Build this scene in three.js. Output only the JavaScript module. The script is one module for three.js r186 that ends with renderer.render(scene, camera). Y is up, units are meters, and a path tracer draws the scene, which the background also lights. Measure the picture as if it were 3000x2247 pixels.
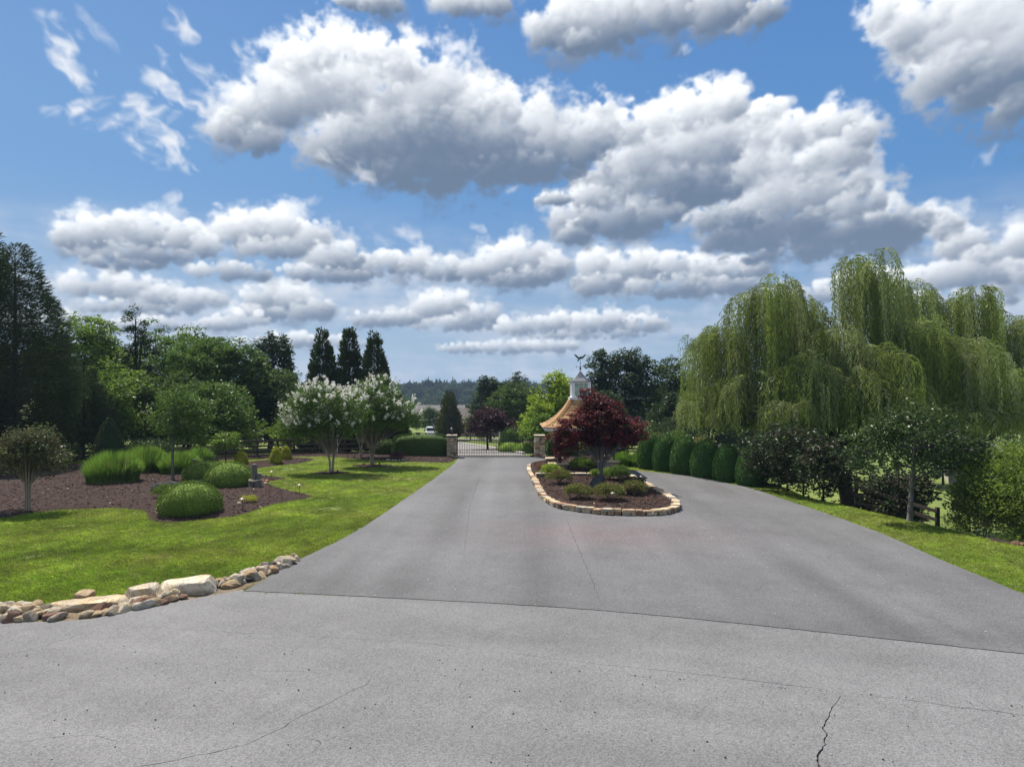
import * as THREE from 'three';
import { mergeGeometries, mergeVertices, toCreasedNormals } from 'three/addons/utils/BufferGeometryUtils.js';
import { TessellateModifier } from 'three/addons/modifiers/TessellateModifier.js';
import { RoundedBoxGeometry } from 'three/addons/geometries/RoundedBoxGeometry.js';
import { FontLoader } from 'three/addons/loaders/FontLoader.js';
import { TextGeometry } from 'three/addons/geometries/TextGeometry.js';

// ---------- camera, exposure, sun (x right, y up, depth d = -z; the drone hovers 4.5 m above the road) ----------
const scene = new THREE.Scene();
const camera = new THREE.PerspectiveCamera(58.65, 1024 / 766, 0.1, 3000);
camera.position.set(0, 4.5, 0);
camera.rotation.x = 0.01325;
const renderer = new THREE.WebGLRenderer({ antialias: true });
renderer.toneMapping = THREE.LinearToneMapping;
renderer.toneMappingExposure = 1.5;
renderer.shadowMap.enabled = true;
const SUN = new THREE.Vector3(-0.40, 1.06, -0.46).normalize();
const sun = new THREE.DirectionalLight(0xfff4e6, 4.8);
sun.name = 'sun';
sun.position.copy(SUN).multiplyScalar(150).add(new THREE.Vector3(0, 0, -40));
sun.target.position.set(0, 0, -40);
sun.castShadow = true;
sun.shadow.mapSize.set(4096, 4096);
Object.assign(sun.shadow.camera, { left: -70, right: 70, top: 70, bottom: -70, near: 1, far: 400 });
scene.add(sun, sun.target);

const T0 = Date.now(), clock = (what) => console.log(what + ' ' + ((Date.now() - T0) / 1000).toFixed(1) + ' s');
// ---------- seeded random and noise ----------
function rng(seed) { let s = seed | 0; return () => { s = (s + 0x6d2b79f5) | 0; let t = Math.imul(s ^ (s >>> 15), 1 | s); t = (t + Math.imul(t ^ (t >>> 7), 61 | t)) ^ t; return ((t ^ (t >>> 14)) >>> 0) / 4294967296; }; }
let R = rng(7);
const rr = (a, b) => a + (b - a) * R();
const pick = (a) => a[Math.floor(R() * a.length)];
const clamp = (x, a = 0, b = 1) => Math.min(b, Math.max(a, x));
const sstep = (a, b, x) => { const t = clamp((x - a) / (b - a)); return t * t * (3 - 2 * t); };
const lerp = (a, b, t) => a + (b - a) * t;
const PERM = new Uint8Array(512), GX = new Float32Array(256), GY = new Float32Array(256), GZ = new Float32Array(256);
{
  const r = rng(99), p = Array.from({ length: 256 }, (_, i) => i);
  for (let i = 255; i > 0; i--) { const j = Math.floor(r() * (i + 1)); [p[i], p[j]] = [p[j], p[i]]; }
  for (let i = 0; i < 512; i++) PERM[i] = p[i & 255];
  for (let i = 0; i < 256; i++) { const z = r() * 2 - 1, a = r() * 6.2832, q = Math.sqrt(1 - z * z); GX[i] = q * Math.cos(a); GY[i] = q * Math.sin(a); GZ[i] = z; }
}
function noise(x, y, z) {                      // gradient noise, about -0.8 .. 0.8
  const xf = Math.floor(x), yf = Math.floor(y), zf = Math.floor(z), X = xf & 255, Y = yf & 255, Z = zf & 255;
  x -= xf; y -= yf; z -= zf;
  const u = x * x * x * (x * (x * 6 - 15) + 10), v = y * y * y * (y * (y * 6 - 15) + 10), w = z * z * z * (z * (z * 6 - 15) + 10);
  const A = PERM[X] + Y, B = PERM[X + 1] + Y, AA = PERM[A] + Z, AB = PERM[A + 1] + Z, BA = PERM[B] + Z, BB = PERM[B + 1] + Z;
  const g = (h, a, b, c) => { h = PERM[h]; return GX[h] * a + GY[h] * b + GZ[h] * c; };
  const x1 = x - 1, y1 = y - 1, z1 = z - 1;
  const a = g(AA, x, y, z), b = g(BA, x1, y, z), c = g(AB, x, y1, z), d = g(BB, x1, y1, z), e = g(AA + 1, x, y, z1), f = g(BA + 1, x1, y, z1), h = g(AB + 1, x, y1, z1), k = g(BB + 1, x1, y1, z1);
  const p = a + u * (b - a), q = c + u * (d - c), m = e + u * (f - e), n = h + u * (k - h), s = p + v * (q - p), t = m + v * (n - m);
  return s + w * (t - s);
}
const fbm = (x, y, z, o = 4) => { let s = 0, a = 1, t = 0; for (let i = 0; i < o; i++) { s += a * noise(x, y, z); t += a; a *= 0.5; x = x * 2.03 + 5.1; y = y * 2.03 + 1.7; z = z * 2.03 + 9.2; } return s / t; };

// ---------- the sky: blue air with cumulus, the clouds listed as [azimuth, elevation, half width, half height] in degrees ----------
const CLOUDS = [
  [[-17.55,4.18,2.54,0.71], [-14.68,4.05,3.05,0.63], [-20.33,3.86,2.46,0.52]],
  [[-0.62,3.8,3.26,0.65], [2.88,3.87,2.79,0.61], [-3.73,3.72,2.79,0.51]],
  [[-33.8,5.09,1.61,0.77], [-35.38,4.68,1.55,0.68]],
  [[27.74,8.14,4.38,1.07], [32.67,6.46,4.63,0.86], [21.98,7.46,4.81,0.86], [31,8.22,2.74,0.8]],
  [[-11.36,6,2.69,0.73], [-9.1,6.12,2.05,0.74], [-6.82,7.03,1.84,1.2], [-5.08,7.44,1.85,1.21], [-3.34,6.3,2.09,1.12], [-4.89,5.71,4.17,0.74]],
  [[1.32,5.54,3.03,0.93], [4.04,5.91,2.09,0.84], [6.35,5.7,2.76,0.93], [8.27,6.06,2.28,1.02], [10.91,5.63,2.7,0.82], [5.97,4.86,6,0.56]],
  [[-31.62,7.68,2.37,1.11], [-29.3,7.69,2.13,1.06], [-27.49,7.14,2.57,0.99], [-24.98,6.95,2.3,1.01], [-28.7,6.22,4.3,0.74]],
  [[-20.01,7.56,1.85,1.14], [-18.27,7.46,2.1,1.24], [-16.49,6.68,2.14,1.07], [-20.34,6.28,2.46,0.79]],
  [[-21.7,5.69,2.42,0.78], [-23.36,5.27,1.96,0.6], [-27.78,5.08,2.19,0.66], [-29.87,4.81,1.75,0.57]],
  [[7.13,10.62,1.65,1.39], [9.04,10.19,2.27,1.47], [10.93,10.51,2.02,1.28], [13.16,10.24,2.65,1.27], [15.72,9.76,2.59,1.26], [17.86,9.83,2.11,1.07], [19.6,9.73,1.16,0.79], [13.52,8.75,6.61,1.18], [7.51,9.11,2.75,1.11], [17.14,8.6,3.41,0.89]],
  [[-10.63,10.52,2.7,1.01], [-7.97,10.6,2.29,1.2], [-5.67,10.2,2.31,1.02], [-3.35,10.11,2.09,1.02], [-1.01,10.7,2.1,1.49], [0.93,11.26,2.56,1.49], [3.27,10.49,1.67,1.3], [0.93,9.75,3.73,1.03], [-13.23,9.87,2.65,1]],
  [[-22.4,12.34,1.59,1.21], [-20.72,12.83,2.04,1.31], [-18.64,12.99,2.3,1.41], [-16.52,12.43,1.93,1.34], [-18.99,11.55,3.75,1.06], [-14.7,10.9,2.62,1.35], [-15.43,9.59,3.9,0.81], [-22.38,9.21,3.19,0.86]],
  [[-33.03,10.91,1.31,1.09], [-31.64,11.23,1.69,1.35], [-29.92,11.75,1.75,1.45], [-28.13,11.79,1.99,1.4], [-25.96,11.67,1.88,1.26], [-24.69,11.11,1.54,1.1], [-29.32,10.34,4.61,1.22], [-30.2,9.44,3.13,0.64]],
  [[31.31,12.23,1.09,1.04], [32.43,11.61,1.4,1.1], [33.52,10.37,1.78,1.24], [34.84,9.28,1.73,1.15], [36.13,8.21,1.67,1.05], [37.02,10.03,0.77,1.49], [34.04,8.26,3.52,1.24], [37.37,7.63,2.36,1.67]],
  [[20.69,21.03,1.71,1.05], [20,19.66,2.68,1.97], [22.04,19.41,2.6,1.64], [24.02,19.47,1.63,1.02], [25.63,19.61,1.71,1.51], [26.89,18.73,1.19,1.33], [19.99,17.68,2.68,2.54], [22.69,17.37,3.37,2.49], [25.3,17.37,2.48,1.77], [21.68,14.81,4.23,2.86], [24.65,15.16,3.27,2.2], [26.54,13.78,2.43,1.67], [28.38,12.42,1.62,1.07], [22,12.55,6.01,2.07,0.12], [18.57,12.64,3.56,1.59,0.1], [26.22,11.65,4.88,1.59,0.18], [29.42,11.65,2.12,2.03,0.2], [23.97,10.66,7.79,0.85,0.22]],
  [[7.34,22.34,1.15,0.65], [9.44,20.73,3.4,1.66], [12.45,21.04,2.89,1.64], [14.67,21.52,2.4,1.62], [16.48,21.67,2.14,1.79], [17.91,22.1,1.18,1.24], [15.03,19.49,4.13,2.48], [11.33,19.08,4.71,2.29], [9.05,17.64,3.86,2.07], [13.18,16.54,5.75,2.36,0.14], [15.01,15.71,3.91,1.35,0.2], [7.52,15.93,2.75,1.39], [3.66,15.85,1.86,0.56], [5.6,14.17,2.4,1.67], [5.21,13.08,1.57,1.02], [9.05,14.61,3.41,2.07], [12.06,14.65,3.34,1.37], [17.17,13.8,3.41,1.34]],
  [[-17.64,24.72,2.33,1.6], [-15.85,25.54,2.16,1.52], [-13.66,25.83,2.64,1.54], [-11.04,25.84,2.69,1.65], [-8.77,25.52,2.5,1.66], [-15.48,23.7,4.76,2.79], [-11.79,23.39,5.81,3.29], [-6.84,23.69,4.14,2.78], [-3.36,22.64,3.72,2.33], [-1.41,22.51,2.33,1.68], [-19.04,22.04,3.12,2.2], [-20.93,20.84,2.44,1.83], [-22.44,19.68,1.51,1.47], [-20.41,19.61,2.05,1.49], [-8.75,20.25,7.74,3.69,0.1], [-4.13,20.08,6.49,3.26,0.1], [0.16,20.82,5.13,2.89], [3.66,20.43,3.71,2.56], [6.18,20.19,2.3,1.95], [0.55,18.38,6.53,1.59,0.18], [-7.22,17.89,5.05,1.94,0.2], [-13.27,19.97,3.98,2.27]],
  [[28.78,26.09,1.29,1.31], [29.96,24.99,1.57,1.7], [31.41,24.94,2.55,2.31], [33.63,24.13,3.39,2.95], [35.75,23.59,3.22,3.25], [37.13,22.15,2.37,3.9], [33.34,21.98,2.44,2.14], [35.46,20.5,2.63,2.2,0.08], [36.72,19.08,1.44,1.42], [34.42,22.28,2.54,1.92]],
  [[3.28,28.24,2.09,1.68], [5.23,28.49,2.77,2.23], [7.55,28.68,3.21,2.4], [10.22,29.1,3.61,2.11], [13.23,29.13,3.98,2], [16.87,28.71,3.84,1.7], [20.04,27.84,1.85,1.14], [5.61,27.4,2.08,1.11]],
  [[-4.14,29.96,2.78,1.12], [-1.8,30.07,2.33,1.12], [-13.3,29.41,1.55,0.73], [-11.25,29.55,2.02,1.1]],
];
const WISPS = [
  [-30.27,19.69,4.24,0.15,1.46,1], [-27.41,18.34,2.68,-0.5,1.85,1], [-26.16,17.09,1.88,-1.2,0.78,0.95], [-33.68,23.57,1.79,-0.6,1.07,1], [-32.84,21.81,1.88,-0.7,1.07,1], [-26.22,25.91,1.88,-0.8,1.07,0.89], [-26.97,21.8,2.68,-0.5,0.97,0.95], [-24.75,21.4,3.13,-0.25,0.97,0.95],
  [-27.14,23.56,1.16,-0.9,0.68,0.73], [-24.44,23.14,1.79,-0.5,0.78,0.63], [-21.8,25.06,0.89,-0.8,0.58,0.53], [-31.6,24.62,1.79,-0.6,0.49,0.37], [13.95,25.99,1.34,0.1,0.49,0.84], [-26.61,14.43,0.98,0.1,0.58,0.73], [-21.91,14.27,1.25,0.3,0.78,0.73], [-16.88,14.88,1.34,0.5,0.49,0.53],
  [-8.74,12.98,1.34,-0.4,0.87,0.63], [-2.96,13.67,1.07,-0.3,0.39,0.63], [-12.89,17.43,2.01,-0.4,0.87,0.63], [-4.14,25.41,1.07,-0.6,0.78,0.42], [34.63,15.59,1.34,0.8,0.68,0.37], [0.16,16.6,0.71,0.3,0.39,0.63], [-14.18,18.54,2.68,-0.3,0.87,0.63], [-17.99,23.11,0.98,0.5,1.26,0.42],
  [-11.01,12.35,1.79,-0.6,0.97,0.53],
];
function makeSky() {
  const W = 4096, H = 2048, H2 = H / 2, k = 360 / W, r = rng(31), groups = CLOUDS.map((g) => g.map((c) => [...c]));
  for (let i = 0; i < 150; i++) {              // the same broken cumulus goes on all round
    const el = 2 + 80 * Math.pow(r(), 1.4), az = -180 + 360 * r(), s = lerp(2.2, 7, clamp(el / 45)) * (0.6 + r()), c = Math.max(0.25, Math.cos(el * 0.01745));
    if ((Math.abs(az) < 62 && el < 46) || r() > c + 0.05) continue;
    groups.unshift(Array.from({ length: 6 }, () => [az + (r() - 0.5) * 3.2 * s / c, el + (r() - 0.5) * 0.8 * s, s * (0.4 + 0.5 * r()) / c, s * (0.25 + 0.25 * r())]));
  }
  const px = new Float32Array(W * H * 4), F = new Float32Array(W * H2);
  const top = [0.056, 0.153, 0.374], mid = [0.085, 0.204, 0.408], low = [0.225, 0.315, 0.43];
  for (let y = 0; y < H2; y++) {
    const el = (y + 0.5) * k, e = el * 0.0174533, ce = Math.cos(e), dy = Math.sin(e) * 1.25, t1 = sstep(2, 17, el), t2 = sstep(12, 40, el);
    for (let x = 0; x < W; x++) {
      const az = (x + 0.5) * k, a = az * 0.0174533, azs = ((az + 41 + 540) % 360) - 180, glow = 0.35 * Math.exp(-Math.pow(azs / 45, 2)) * sstep(70, 20, el), q = (y + H2) * W * 4 + ((x + W / 4) % W) * 4;
      for (let c = 0; c < 3; c++) px[q + c] = lerp(lerp(low[c], mid[c], t1), top[c], t2) + glow * [0.15, 0.17, 0.165][c];
      px[q + 3] = 1;
      F[y * W + x] = el < 42 || (y & 1 && x & 1) ? fbm(ce * Math.sin(a) * 34, dy * 34, -ce * Math.cos(a) * 34, el < 40 ? 5 : 3) : F[y * W + x - 1];
    }
  }
  for (let y = 0; y < 16 / k; y++) for (let x = 0; x < W; x++) {   // thin veils low down
    const el = (y + 0.5) * k, az = (x + 0.5) * k, v = sstep(-0.22, 0.4, fbm(az * 0.09, el * 0.42, 6.6, 4) + 0.3 * F[y * W + x]) * sstep(16, 7, el), q = (y + H2) * W * 4 + ((x + W / 4) % W) * 4;
    for (let c = 0; c < 3; c++) px[q + c] = lerp(px[q + c], [0.42, 0.46, 0.535][c], 0.95 * v);
  }
  const L = [-0.40, 0.86, -0.22];
  for (const g of groups) {
    let lo = 90, hi = -90; for (const [, el, , ry] of g) { lo = Math.min(lo, el - ry); hi = Math.max(hi, el + ry); }
    const puffs = [];
    for (const [az, el, rx, ry, dim = 0] of g) {
      const n = clamp(Math.round(8 + 22 * rx / ry), 20, 80);
      for (let i = 0; i < 7; i++) { const a = r() * 6.2832; puffs.push({ z: -1 + 0.1 * r(), x: az + Math.cos(a) * rx * 0.9, y: el + Math.sin(a) * ry * 0.85, s: ry * (0.6 + 0.45 * r()), ux: Math.cos(a) * 0.6, uy: Math.sin(a) * 0.5 + 0.2, big: 2, dim, op: 0.42 }); }
      for (let i = 0; i < 8; i++) { const u = (r() - 0.5) * 1.3, v = (r() - 0.5) * 0.7; puffs.push({ z: -0.5 + 0.1 * r(), x: az + u * rx, y: el + v * ry, s: ry * (0.5 + 0.25 * r()), ux: u, uy: v + 0.15, big: 3, dim, op: 0.8 }); }
      if (dim) for (let i = 0; i < 12; i++) puffs.push({ z: 2 + 0.1 * r(), x: az + (r() - 0.5) * 1.3 * rx, y: el + (r() - 0.62) * 0.8 * ry, s: ry * (0.5 + 0.3 * r()), ux: 0, uy: -0.75, big: 3, dim: dim * 0.9, op: 0.36 });
      for (let i = 0; i < n; i++) {
        const a = r() * 6.2832, q = Math.sqrt(r()), ux = Math.cos(a) * q, uy = Math.sin(a) * q, big = r() < 0.5 || uy < -0.15;
        puffs.push({ z: Math.sqrt(1 - q * q * 0.98) * (big ? 0.75 : 1) + 0.12 * r(), x: az + ux * rx * 0.92, y: el + uy * ry * (uy < 0 ? 0.72 : 0.92), s: ry * (big ? 0.36 + 0.36 * r() : 0.10 + 0.24 * r()) * (1.12 - 0.4 * q), ux, uy, big, dim, op: big ? lerp(0.42, 0.85, q) : lerp(0.25, 0.62, q) });
      }
    }
    puffs.sort((a, b) => a.z - b.z);
    for (const p of puffs) {
      const sx = p.s * 1.15, R1 = p.s * 1.5, tall = clamp((p.y - lo) / (hi - lo)), y0 = Math.max(0, Math.floor((p.y - R1) / k)), y1 = Math.min(H2 - 1, (p.y + R1) / k), hz = Math.exp(-Math.max(0, p.y) / 6.5), nb = Math.sqrt(Math.max(0.05, 1 - p.ux * p.ux - p.uy * p.uy));
      for (let y = y0; y <= y1; y++) { const dy = ((y + 0.5) * k - p.y) / p.s; for (let x = Math.floor((p.x - R1 * 1.15) / k); x <= (p.x + R1 * 1.15) / k; x++) {
        const dx = ((x + 0.5) * k - p.x) / sx, xi = ((x % W) + W) % W, f = F[y * W + xi] + 0.45 * F[((y * 3) % 420) * W + (xi * 3) % W], q = dx * dx + dy * dy + f * (p.big === 2 ? 2.7 : p.big === 3 ? 0.7 : p.big ? 1.6 : 1.9);
        if (q > 1) continue;
        const al = p.op * sstep(1, p.big > 1 ? -0.3 : 0.1, q), nz = Math.sqrt(Math.max(0, 1 - dx * dx - dy * dy)), nx = 0.5 * dx + 0.75 * p.ux + 0.3 * f, ny = 0.55 * dy + 0.8 * p.uy + 0.45 * f, nn = 0.5 * nz + 0.75 * nb, il = 1 / Math.hypot(nx, ny, nn), dot = (nx * L[0] + ny * L[1] + nn * L[2]) * il;
        let lit = 0.50 + 0.60 * dot + 0.42 * (tall - 0.5) + 0.12 * (1 - nb) - p.dim; lit = clamp(lit, 0, 1); lit = lit * lit * (3 - 2 * lit) * 0.6 + lit * 0.4;
        const o = (y + H2) * W * 4 + ((xi + W / 4) % W) * 4, A = al * (1 - 0.3 * hz);
        for (let c = 0; c < 3; c++) { let cl = lerp([0.104, 0.148, 0.222][c], [0.80, 0.815, 0.83][c], lit); cl = lerp(cl, [0.30, 0.365, 0.455][c], 0.55 * hz); px[o + c] = lerp(px[o + c], cl, A); }
      } }
    }
  }
  for (const [az, el, len, ang, wid, amt] of WISPS) {    // thin torn shreds
    const R2 = len * 1.45, ca = Math.cos(ang), sa = Math.sin(ang);
    for (let y = Math.max(1, Math.floor((el - R2) / k)); y < Math.min(H2, (el + R2) / k); y++) for (let x = Math.floor((az - R2) / k); x < (az + R2) / k; x++) {
      const dx = (x + 0.5) * k - az, dy = (y + 0.5) * k - el, u = (dx * ca + dy * sa) / len, v = (-dx * sa + dy * ca) / wid, e = 1 - u * u - v * v;
      if (e < -0.9) continue;
      const wa = 0.7 * noise(dx * 0.9 + az, dy * 0.9, 8), n = 1.9 * fbm((dx * ca + dy * sa) * 0.55 + az + wa, (-dx * sa + dy * ca) * 1.0 + el + wa, 3.3, 6) + 0.55 * e - 0.12, c = 0.9 * amt * sstep(-0.05, 1.0, n), q = (y + H2) * W * 4 + ((x + W / 4 + W) % W) * 4;
      for (let i = 0; i < 3; i++) px[q + i] = lerp(px[q + i], [0.62, 0.64, 0.67][i], c);
    }
  }
  for (let y = 0; y < H2; y++) for (let x = 0; x < W; x++) { const q = (y * W + x) * 4; px[q] = 0.13; px[q + 1] = 0.14; px[q + 2] = 0.10; px[q + 3] = 1; }
  const t = new THREE.DataTexture(px, W, H, THREE.RGBAFormat, THREE.FloatType);
  t.mapping = THREE.EquirectangularReflectionMapping;
  t.magFilter = THREE.LinearFilter; t.minFilter = THREE.LinearFilter;
  t.needsUpdate = true;
  return t;
}
scene.background = makeSky();
scene.environment = scene.background;
clock('sky');

// ---------- things, parts, names ----------
const used = new Map();
function numbered(name) { const n = used.get(name) ?? 0; used.set(name, n + 1); return n ? name + '_' + String(n).padStart(3, '0') : name; }
function tag(o, label, category, group) { o.userData.label = label; o.userData.category = category; if (group) o.userData.group = group; return o; }
function shadows(o) { o.castShadow = o.receiveShadow = true; return o; }
function thing(name, label, category, x, y, d, turn = 0, group) {
  const o = new THREE.Group(); o.name = numbered(name); scene.add(o); o.position.set(x, y, -d); o.rotation.y = turn;
  return tag(o, label, category, group);
}
function part(name, geometry, material, parent, kind) { const m = shadows(new THREE.Mesh(geometry, material)); m.name = name; if (kind) m.userData.kind = kind; parent.add(m); return m; }
function single(name, geometry, material, label, category, x, y, d, turn = 0, group) {
  const m = shadows(new THREE.Mesh(geometry, material)); m.name = numbered(name); scene.add(m); m.position.set(x, y, -d); m.rotation.y = turn; return tag(m, label, category, group);
}
function structure(name, geometry, material) { const m = shadows(new THREE.Mesh(geometry, material)); m.name = numbered(name); m.userData.kind = 'structure'; scene.add(m); return m; }
function stuff(name, mesh, label, category) { shadows(mesh); mesh.name = numbered(name); mesh.userData.kind = 'stuff'; tag(mesh, label, category); scene.add(mesh); return mesh; }
function copyOf(o, x, y, d, turn = 0, s = 1, label) {
  const c = o.clone(); c.name = numbered(o.name.replace(/_\d{3}$/, '')); scene.add(c); c.userData = { ...o.userData }; c.position.set(x, y, -d); c.rotation.y = turn; if (s.length) c.scale.set(...s); else c.scale.setScalar(s);
  if (label) c.userData.label = label; return c;
}

// ---------- textures: grain only, each tile seamless ----------
function hash2(x, y, s) { let h = Math.imul(x, 374761393) ^ Math.imul(y, 668265263) ^ Math.imul(s, 1442695041); h = Math.imul(h ^ (h >>> 13), 1274126177); return ((h ^ (h >>> 16)) >>> 0) / 4294967296; }
function tnoise(u, v, p, q, s) {               // value noise with p x q cells a tile
  const x = u * p, y = v * q, xi = Math.floor(x), yi = Math.floor(y), fx = x - xi, fy = y - yi, a = fx * fx * (3 - 2 * fx), b = fy * fy * (3 - 2 * fy);
  const h = (i, j) => hash2(((xi + i) % p + p) % p, ((yi + j) % q + q) % q, s);
  return lerp(lerp(h(0, 0), h(1, 0), a), lerp(h(0, 1), h(1, 1), a), b);
}
const tf = (u, v, p, s, o = 4) => { let a = 0, w = 1, t = 0; for (let i = 0; i < o; i++) { a += w * tnoise(u, v, p << i, p << i, s + i); t += w; w *= 0.55; } return a / t; };
function texture(n, metres, fn, color = true) {
  const d = new Uint8Array(n * n * 4);
  for (let y = 0; y < n; y++) for (let x = 0; x < n; x++) {
    const c = fn((x + 0.5) / n, (y + 0.5) / n), q = (y * n + x) * 4;
    for (let i = 0; i < 3; i++) { const l = clamp(c.length ? c[i] : c); d[q + i] = 255 * (color ? (l < 0.0031308 ? 12.92 * l : 1.055 * Math.pow(l, 1 / 2.4) - 0.055) : l); }
    d[q + 3] = 255;
  }
  const t = new THREE.DataTexture(d, n, n); t.wrapS = t.wrapT = THREE.RepeatWrapping; t.magFilter = THREE.LinearFilter; t.minFilter = THREE.LinearMipmapLinearFilter; t.generateMipmaps = true;
  if (color) t.colorSpace = THREE.SRGBColorSpace;
  t.repeat.set(1 / metres, 1 / metres); t.needsUpdate = true;
  return t;
}
const mulc = (c, k) => [c[0] * k, c[1] * k, c[2] * k];
const mixc = (a, b, t) => [lerp(a[0], b[0], t), lerp(a[1], b[1], t), lerp(a[2], b[2], t)];
const asphaltTex = texture(1024, 3, (u, v) => {
  const g = tnoise(u, v, 256, 256, 3), g2 = tnoise(u, v, 128, 128, 4), h = hash2(Math.floor(u * 512), Math.floor(v * 512), 9), m = tf(u, v, 6, 12, 4);
  let k = 0.70 + 0.46 * (g - 0.5) + 0.28 * (g2 - 0.5) + 0.20 * (m - 0.5) + 0.22 * (h - 0.5);
  if (h > 0.972) k += 0.6 * (h - 0.972) / 0.028; if (h < 0.03) k -= 0.3;
  return [k, k, k];
});
const asphaltBump = texture(1024, 3, (u, v) => 0.5 * tnoise(u, v, 256, 256, 3) + 0.3 * tnoise(u, v, 128, 128, 4) + 0.2 * tf(u, v, 8, 12, 3), false);
const grassTex = texture(1024, 5, (u, v) => {
  const a = tf(u, v, 10, 20, 5), b = tnoise(u, v, 256, 256, 21), c = tnoise(u, v, 90, 90, 25);
  return mixc([0.075, 0.120, 0.020], [0.165, 0.225, 0.042], clamp(0.5 + 1.5 * (a - 0.5) + 0.8 * (b - 0.5) + 0.4 * (c - 0.5)));
});
const grassBump = texture(1024, 5, (u, v) => 0.6 * tnoise(u, v, 256, 256, 21) + 0.4 * tf(u, v, 40, 20, 3), false);
const mulchTex = texture(1024, 2.6, (u, v) => {
  const a = tnoise(u, v, 180, 60, 40), b = tnoise(u, v, 64, 190, 41), c = tf(u, v, 8, 44, 5), h = hash2(Math.floor(u * 256), Math.floor(v * 256), 47);
  let k = 0.30 + 0.7 * Math.max(a, b) + 0.5 * (c - 0.5); if (h > 0.99) k += 0.9;
  return mulc([0.068, 0.032, 0.021], 0.58 * k);
});
const mulchBump = texture(1024, 2.6, (u, v) => Math.max(tnoise(u, v, 180, 60, 40), tnoise(u, v, 64, 190, 41)), false);
const barkTex = texture(512, 1, (u, v) => { const a = tnoise(u, v, 24, 5, 50), b = tf(u, v, 16, 52, 4), k = 0.55 + 0.7 * (a - 0.3) + 0.6 * (b - 0.5); return [k, k, k]; });
const stoneTex = texture(512, 0.7, (u, v) => { const a = tf(u, v, 5, 60, 5), b = tnoise(u, v, 120, 120, 66), c = tf(u, v, 3, 70, 3); const cr = Math.abs(tf(u, v, 4, 64, 4) - 0.5) < 0.018 ? 0.55 : 1, k = (0.98 + 0.7 * (a - 0.5) + 0.2 * (b - 0.5)) * cr, e = clamp(0.5 + 2.4 * (c - 0.5)); return [k, k * lerp(0.9, 1.02, e), k * lerp(0.74, 1.02, e)]; });
const stoneBump = texture(512, 0.7, (u, v) => 0.7 * tf(u, v, 6, 60, 5) + 0.3 * tnoise(u, v, 90, 90, 66), false);
const woodTex = texture(512, 0.6, (u, v) => { const a = tnoise(u, v, 90, 4, 80), b = tf(u, v, 6, 83, 3), k = 0.78 + 0.4 * (a - 0.5) + 0.35 * (b - 0.5); return [k, k, k]; });

// ---------- materials (base colours are linear) ----------
const col = (r, g, b) => new THREE.Color().setRGB(r, g, b);
const mat = (r, g, b, rough = 0.8, more = {}) => new THREE.MeshStandardMaterial({ color: col(r, g, b), roughness: rough, ...more });
const leafMat = (through = 0.35, coat = 0.2, coatRough = 0.4) => new THREE.MeshPhysicalMaterial({ color: 0xffffff, vertexColors: true, roughness: 1, specularIntensity: 0.25, clearcoat: coat, clearcoatRoughness: coatRough, transmission: through, thickness: 0, side: THREE.DoubleSide });
const M = {
  leaf: leafMat(0.46, 0.3, 0.3), gloss: leafMat(0.25, 0.34, 0.32), matte: leafMat(0.35, 0, 0.5), needle: leafMat(0.2, 0.08, 0.5), blade: leafMat(0.5, 0.08, 0.5), petal: leafMat(0.4, 0, 0.5), maple: leafMat(0.42, 0.3, 0.35),
  bark: mat(0.11, 0.085, 0.065, 0.95, { map: barkTex, bumpMap: barkTex, bumpScale: 0.02 }), barkDark: mat(0.055, 0.045, 0.038, 0.95, { map: barkTex, bumpMap: barkTex, bumpScale: 0.03 }),
  barkPale: mat(0.36, 0.29, 0.22, 0.85, { map: barkTex, bumpMap: barkTex, bumpScale: 0.006 }), barkGrey: mat(0.20, 0.19, 0.175, 0.9, { map: barkTex, bumpMap: barkTex, bumpScale: 0.01 }),
  twig: mat(0.16, 0.13, 0.11, 0.95),
  white: mat(0.80, 0.80, 0.80, 0.5), black: mat(0.018, 0.018, 0.02, 0.45), iron: mat(0.02, 0.02, 0.022, 0.5, { metalness: 0.4 }),
  maroon: mat(0.085, 0.014, 0.016, 0.55, { map: woodTex }), fence: mat(0.060, 0.044, 0.036, 0.85, { map: woodTex, bumpMap: woodTex, bumpScale: 0.004 }), greyWood: mat(0.17, 0.165, 0.14, 0.9, { map: woodTex, bumpMap: woodTex, bumpScale: 0.006 }),
};
const stones = [[0.58, 0.45, 0.28], [0.64, 0.53, 0.37], [0.52, 0.37, 0.23], [0.70, 0.62, 0.49], [0.44, 0.38, 0.31], [0.30, 0.17, 0.12], [0.055, 0.062, 0.07], [0.72, 0.66, 0.56]].map((c) => mat(...c, 0.85, { map: stoneTex, bumpMap: stoneBump, bumpScale: 0.03 }));

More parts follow.
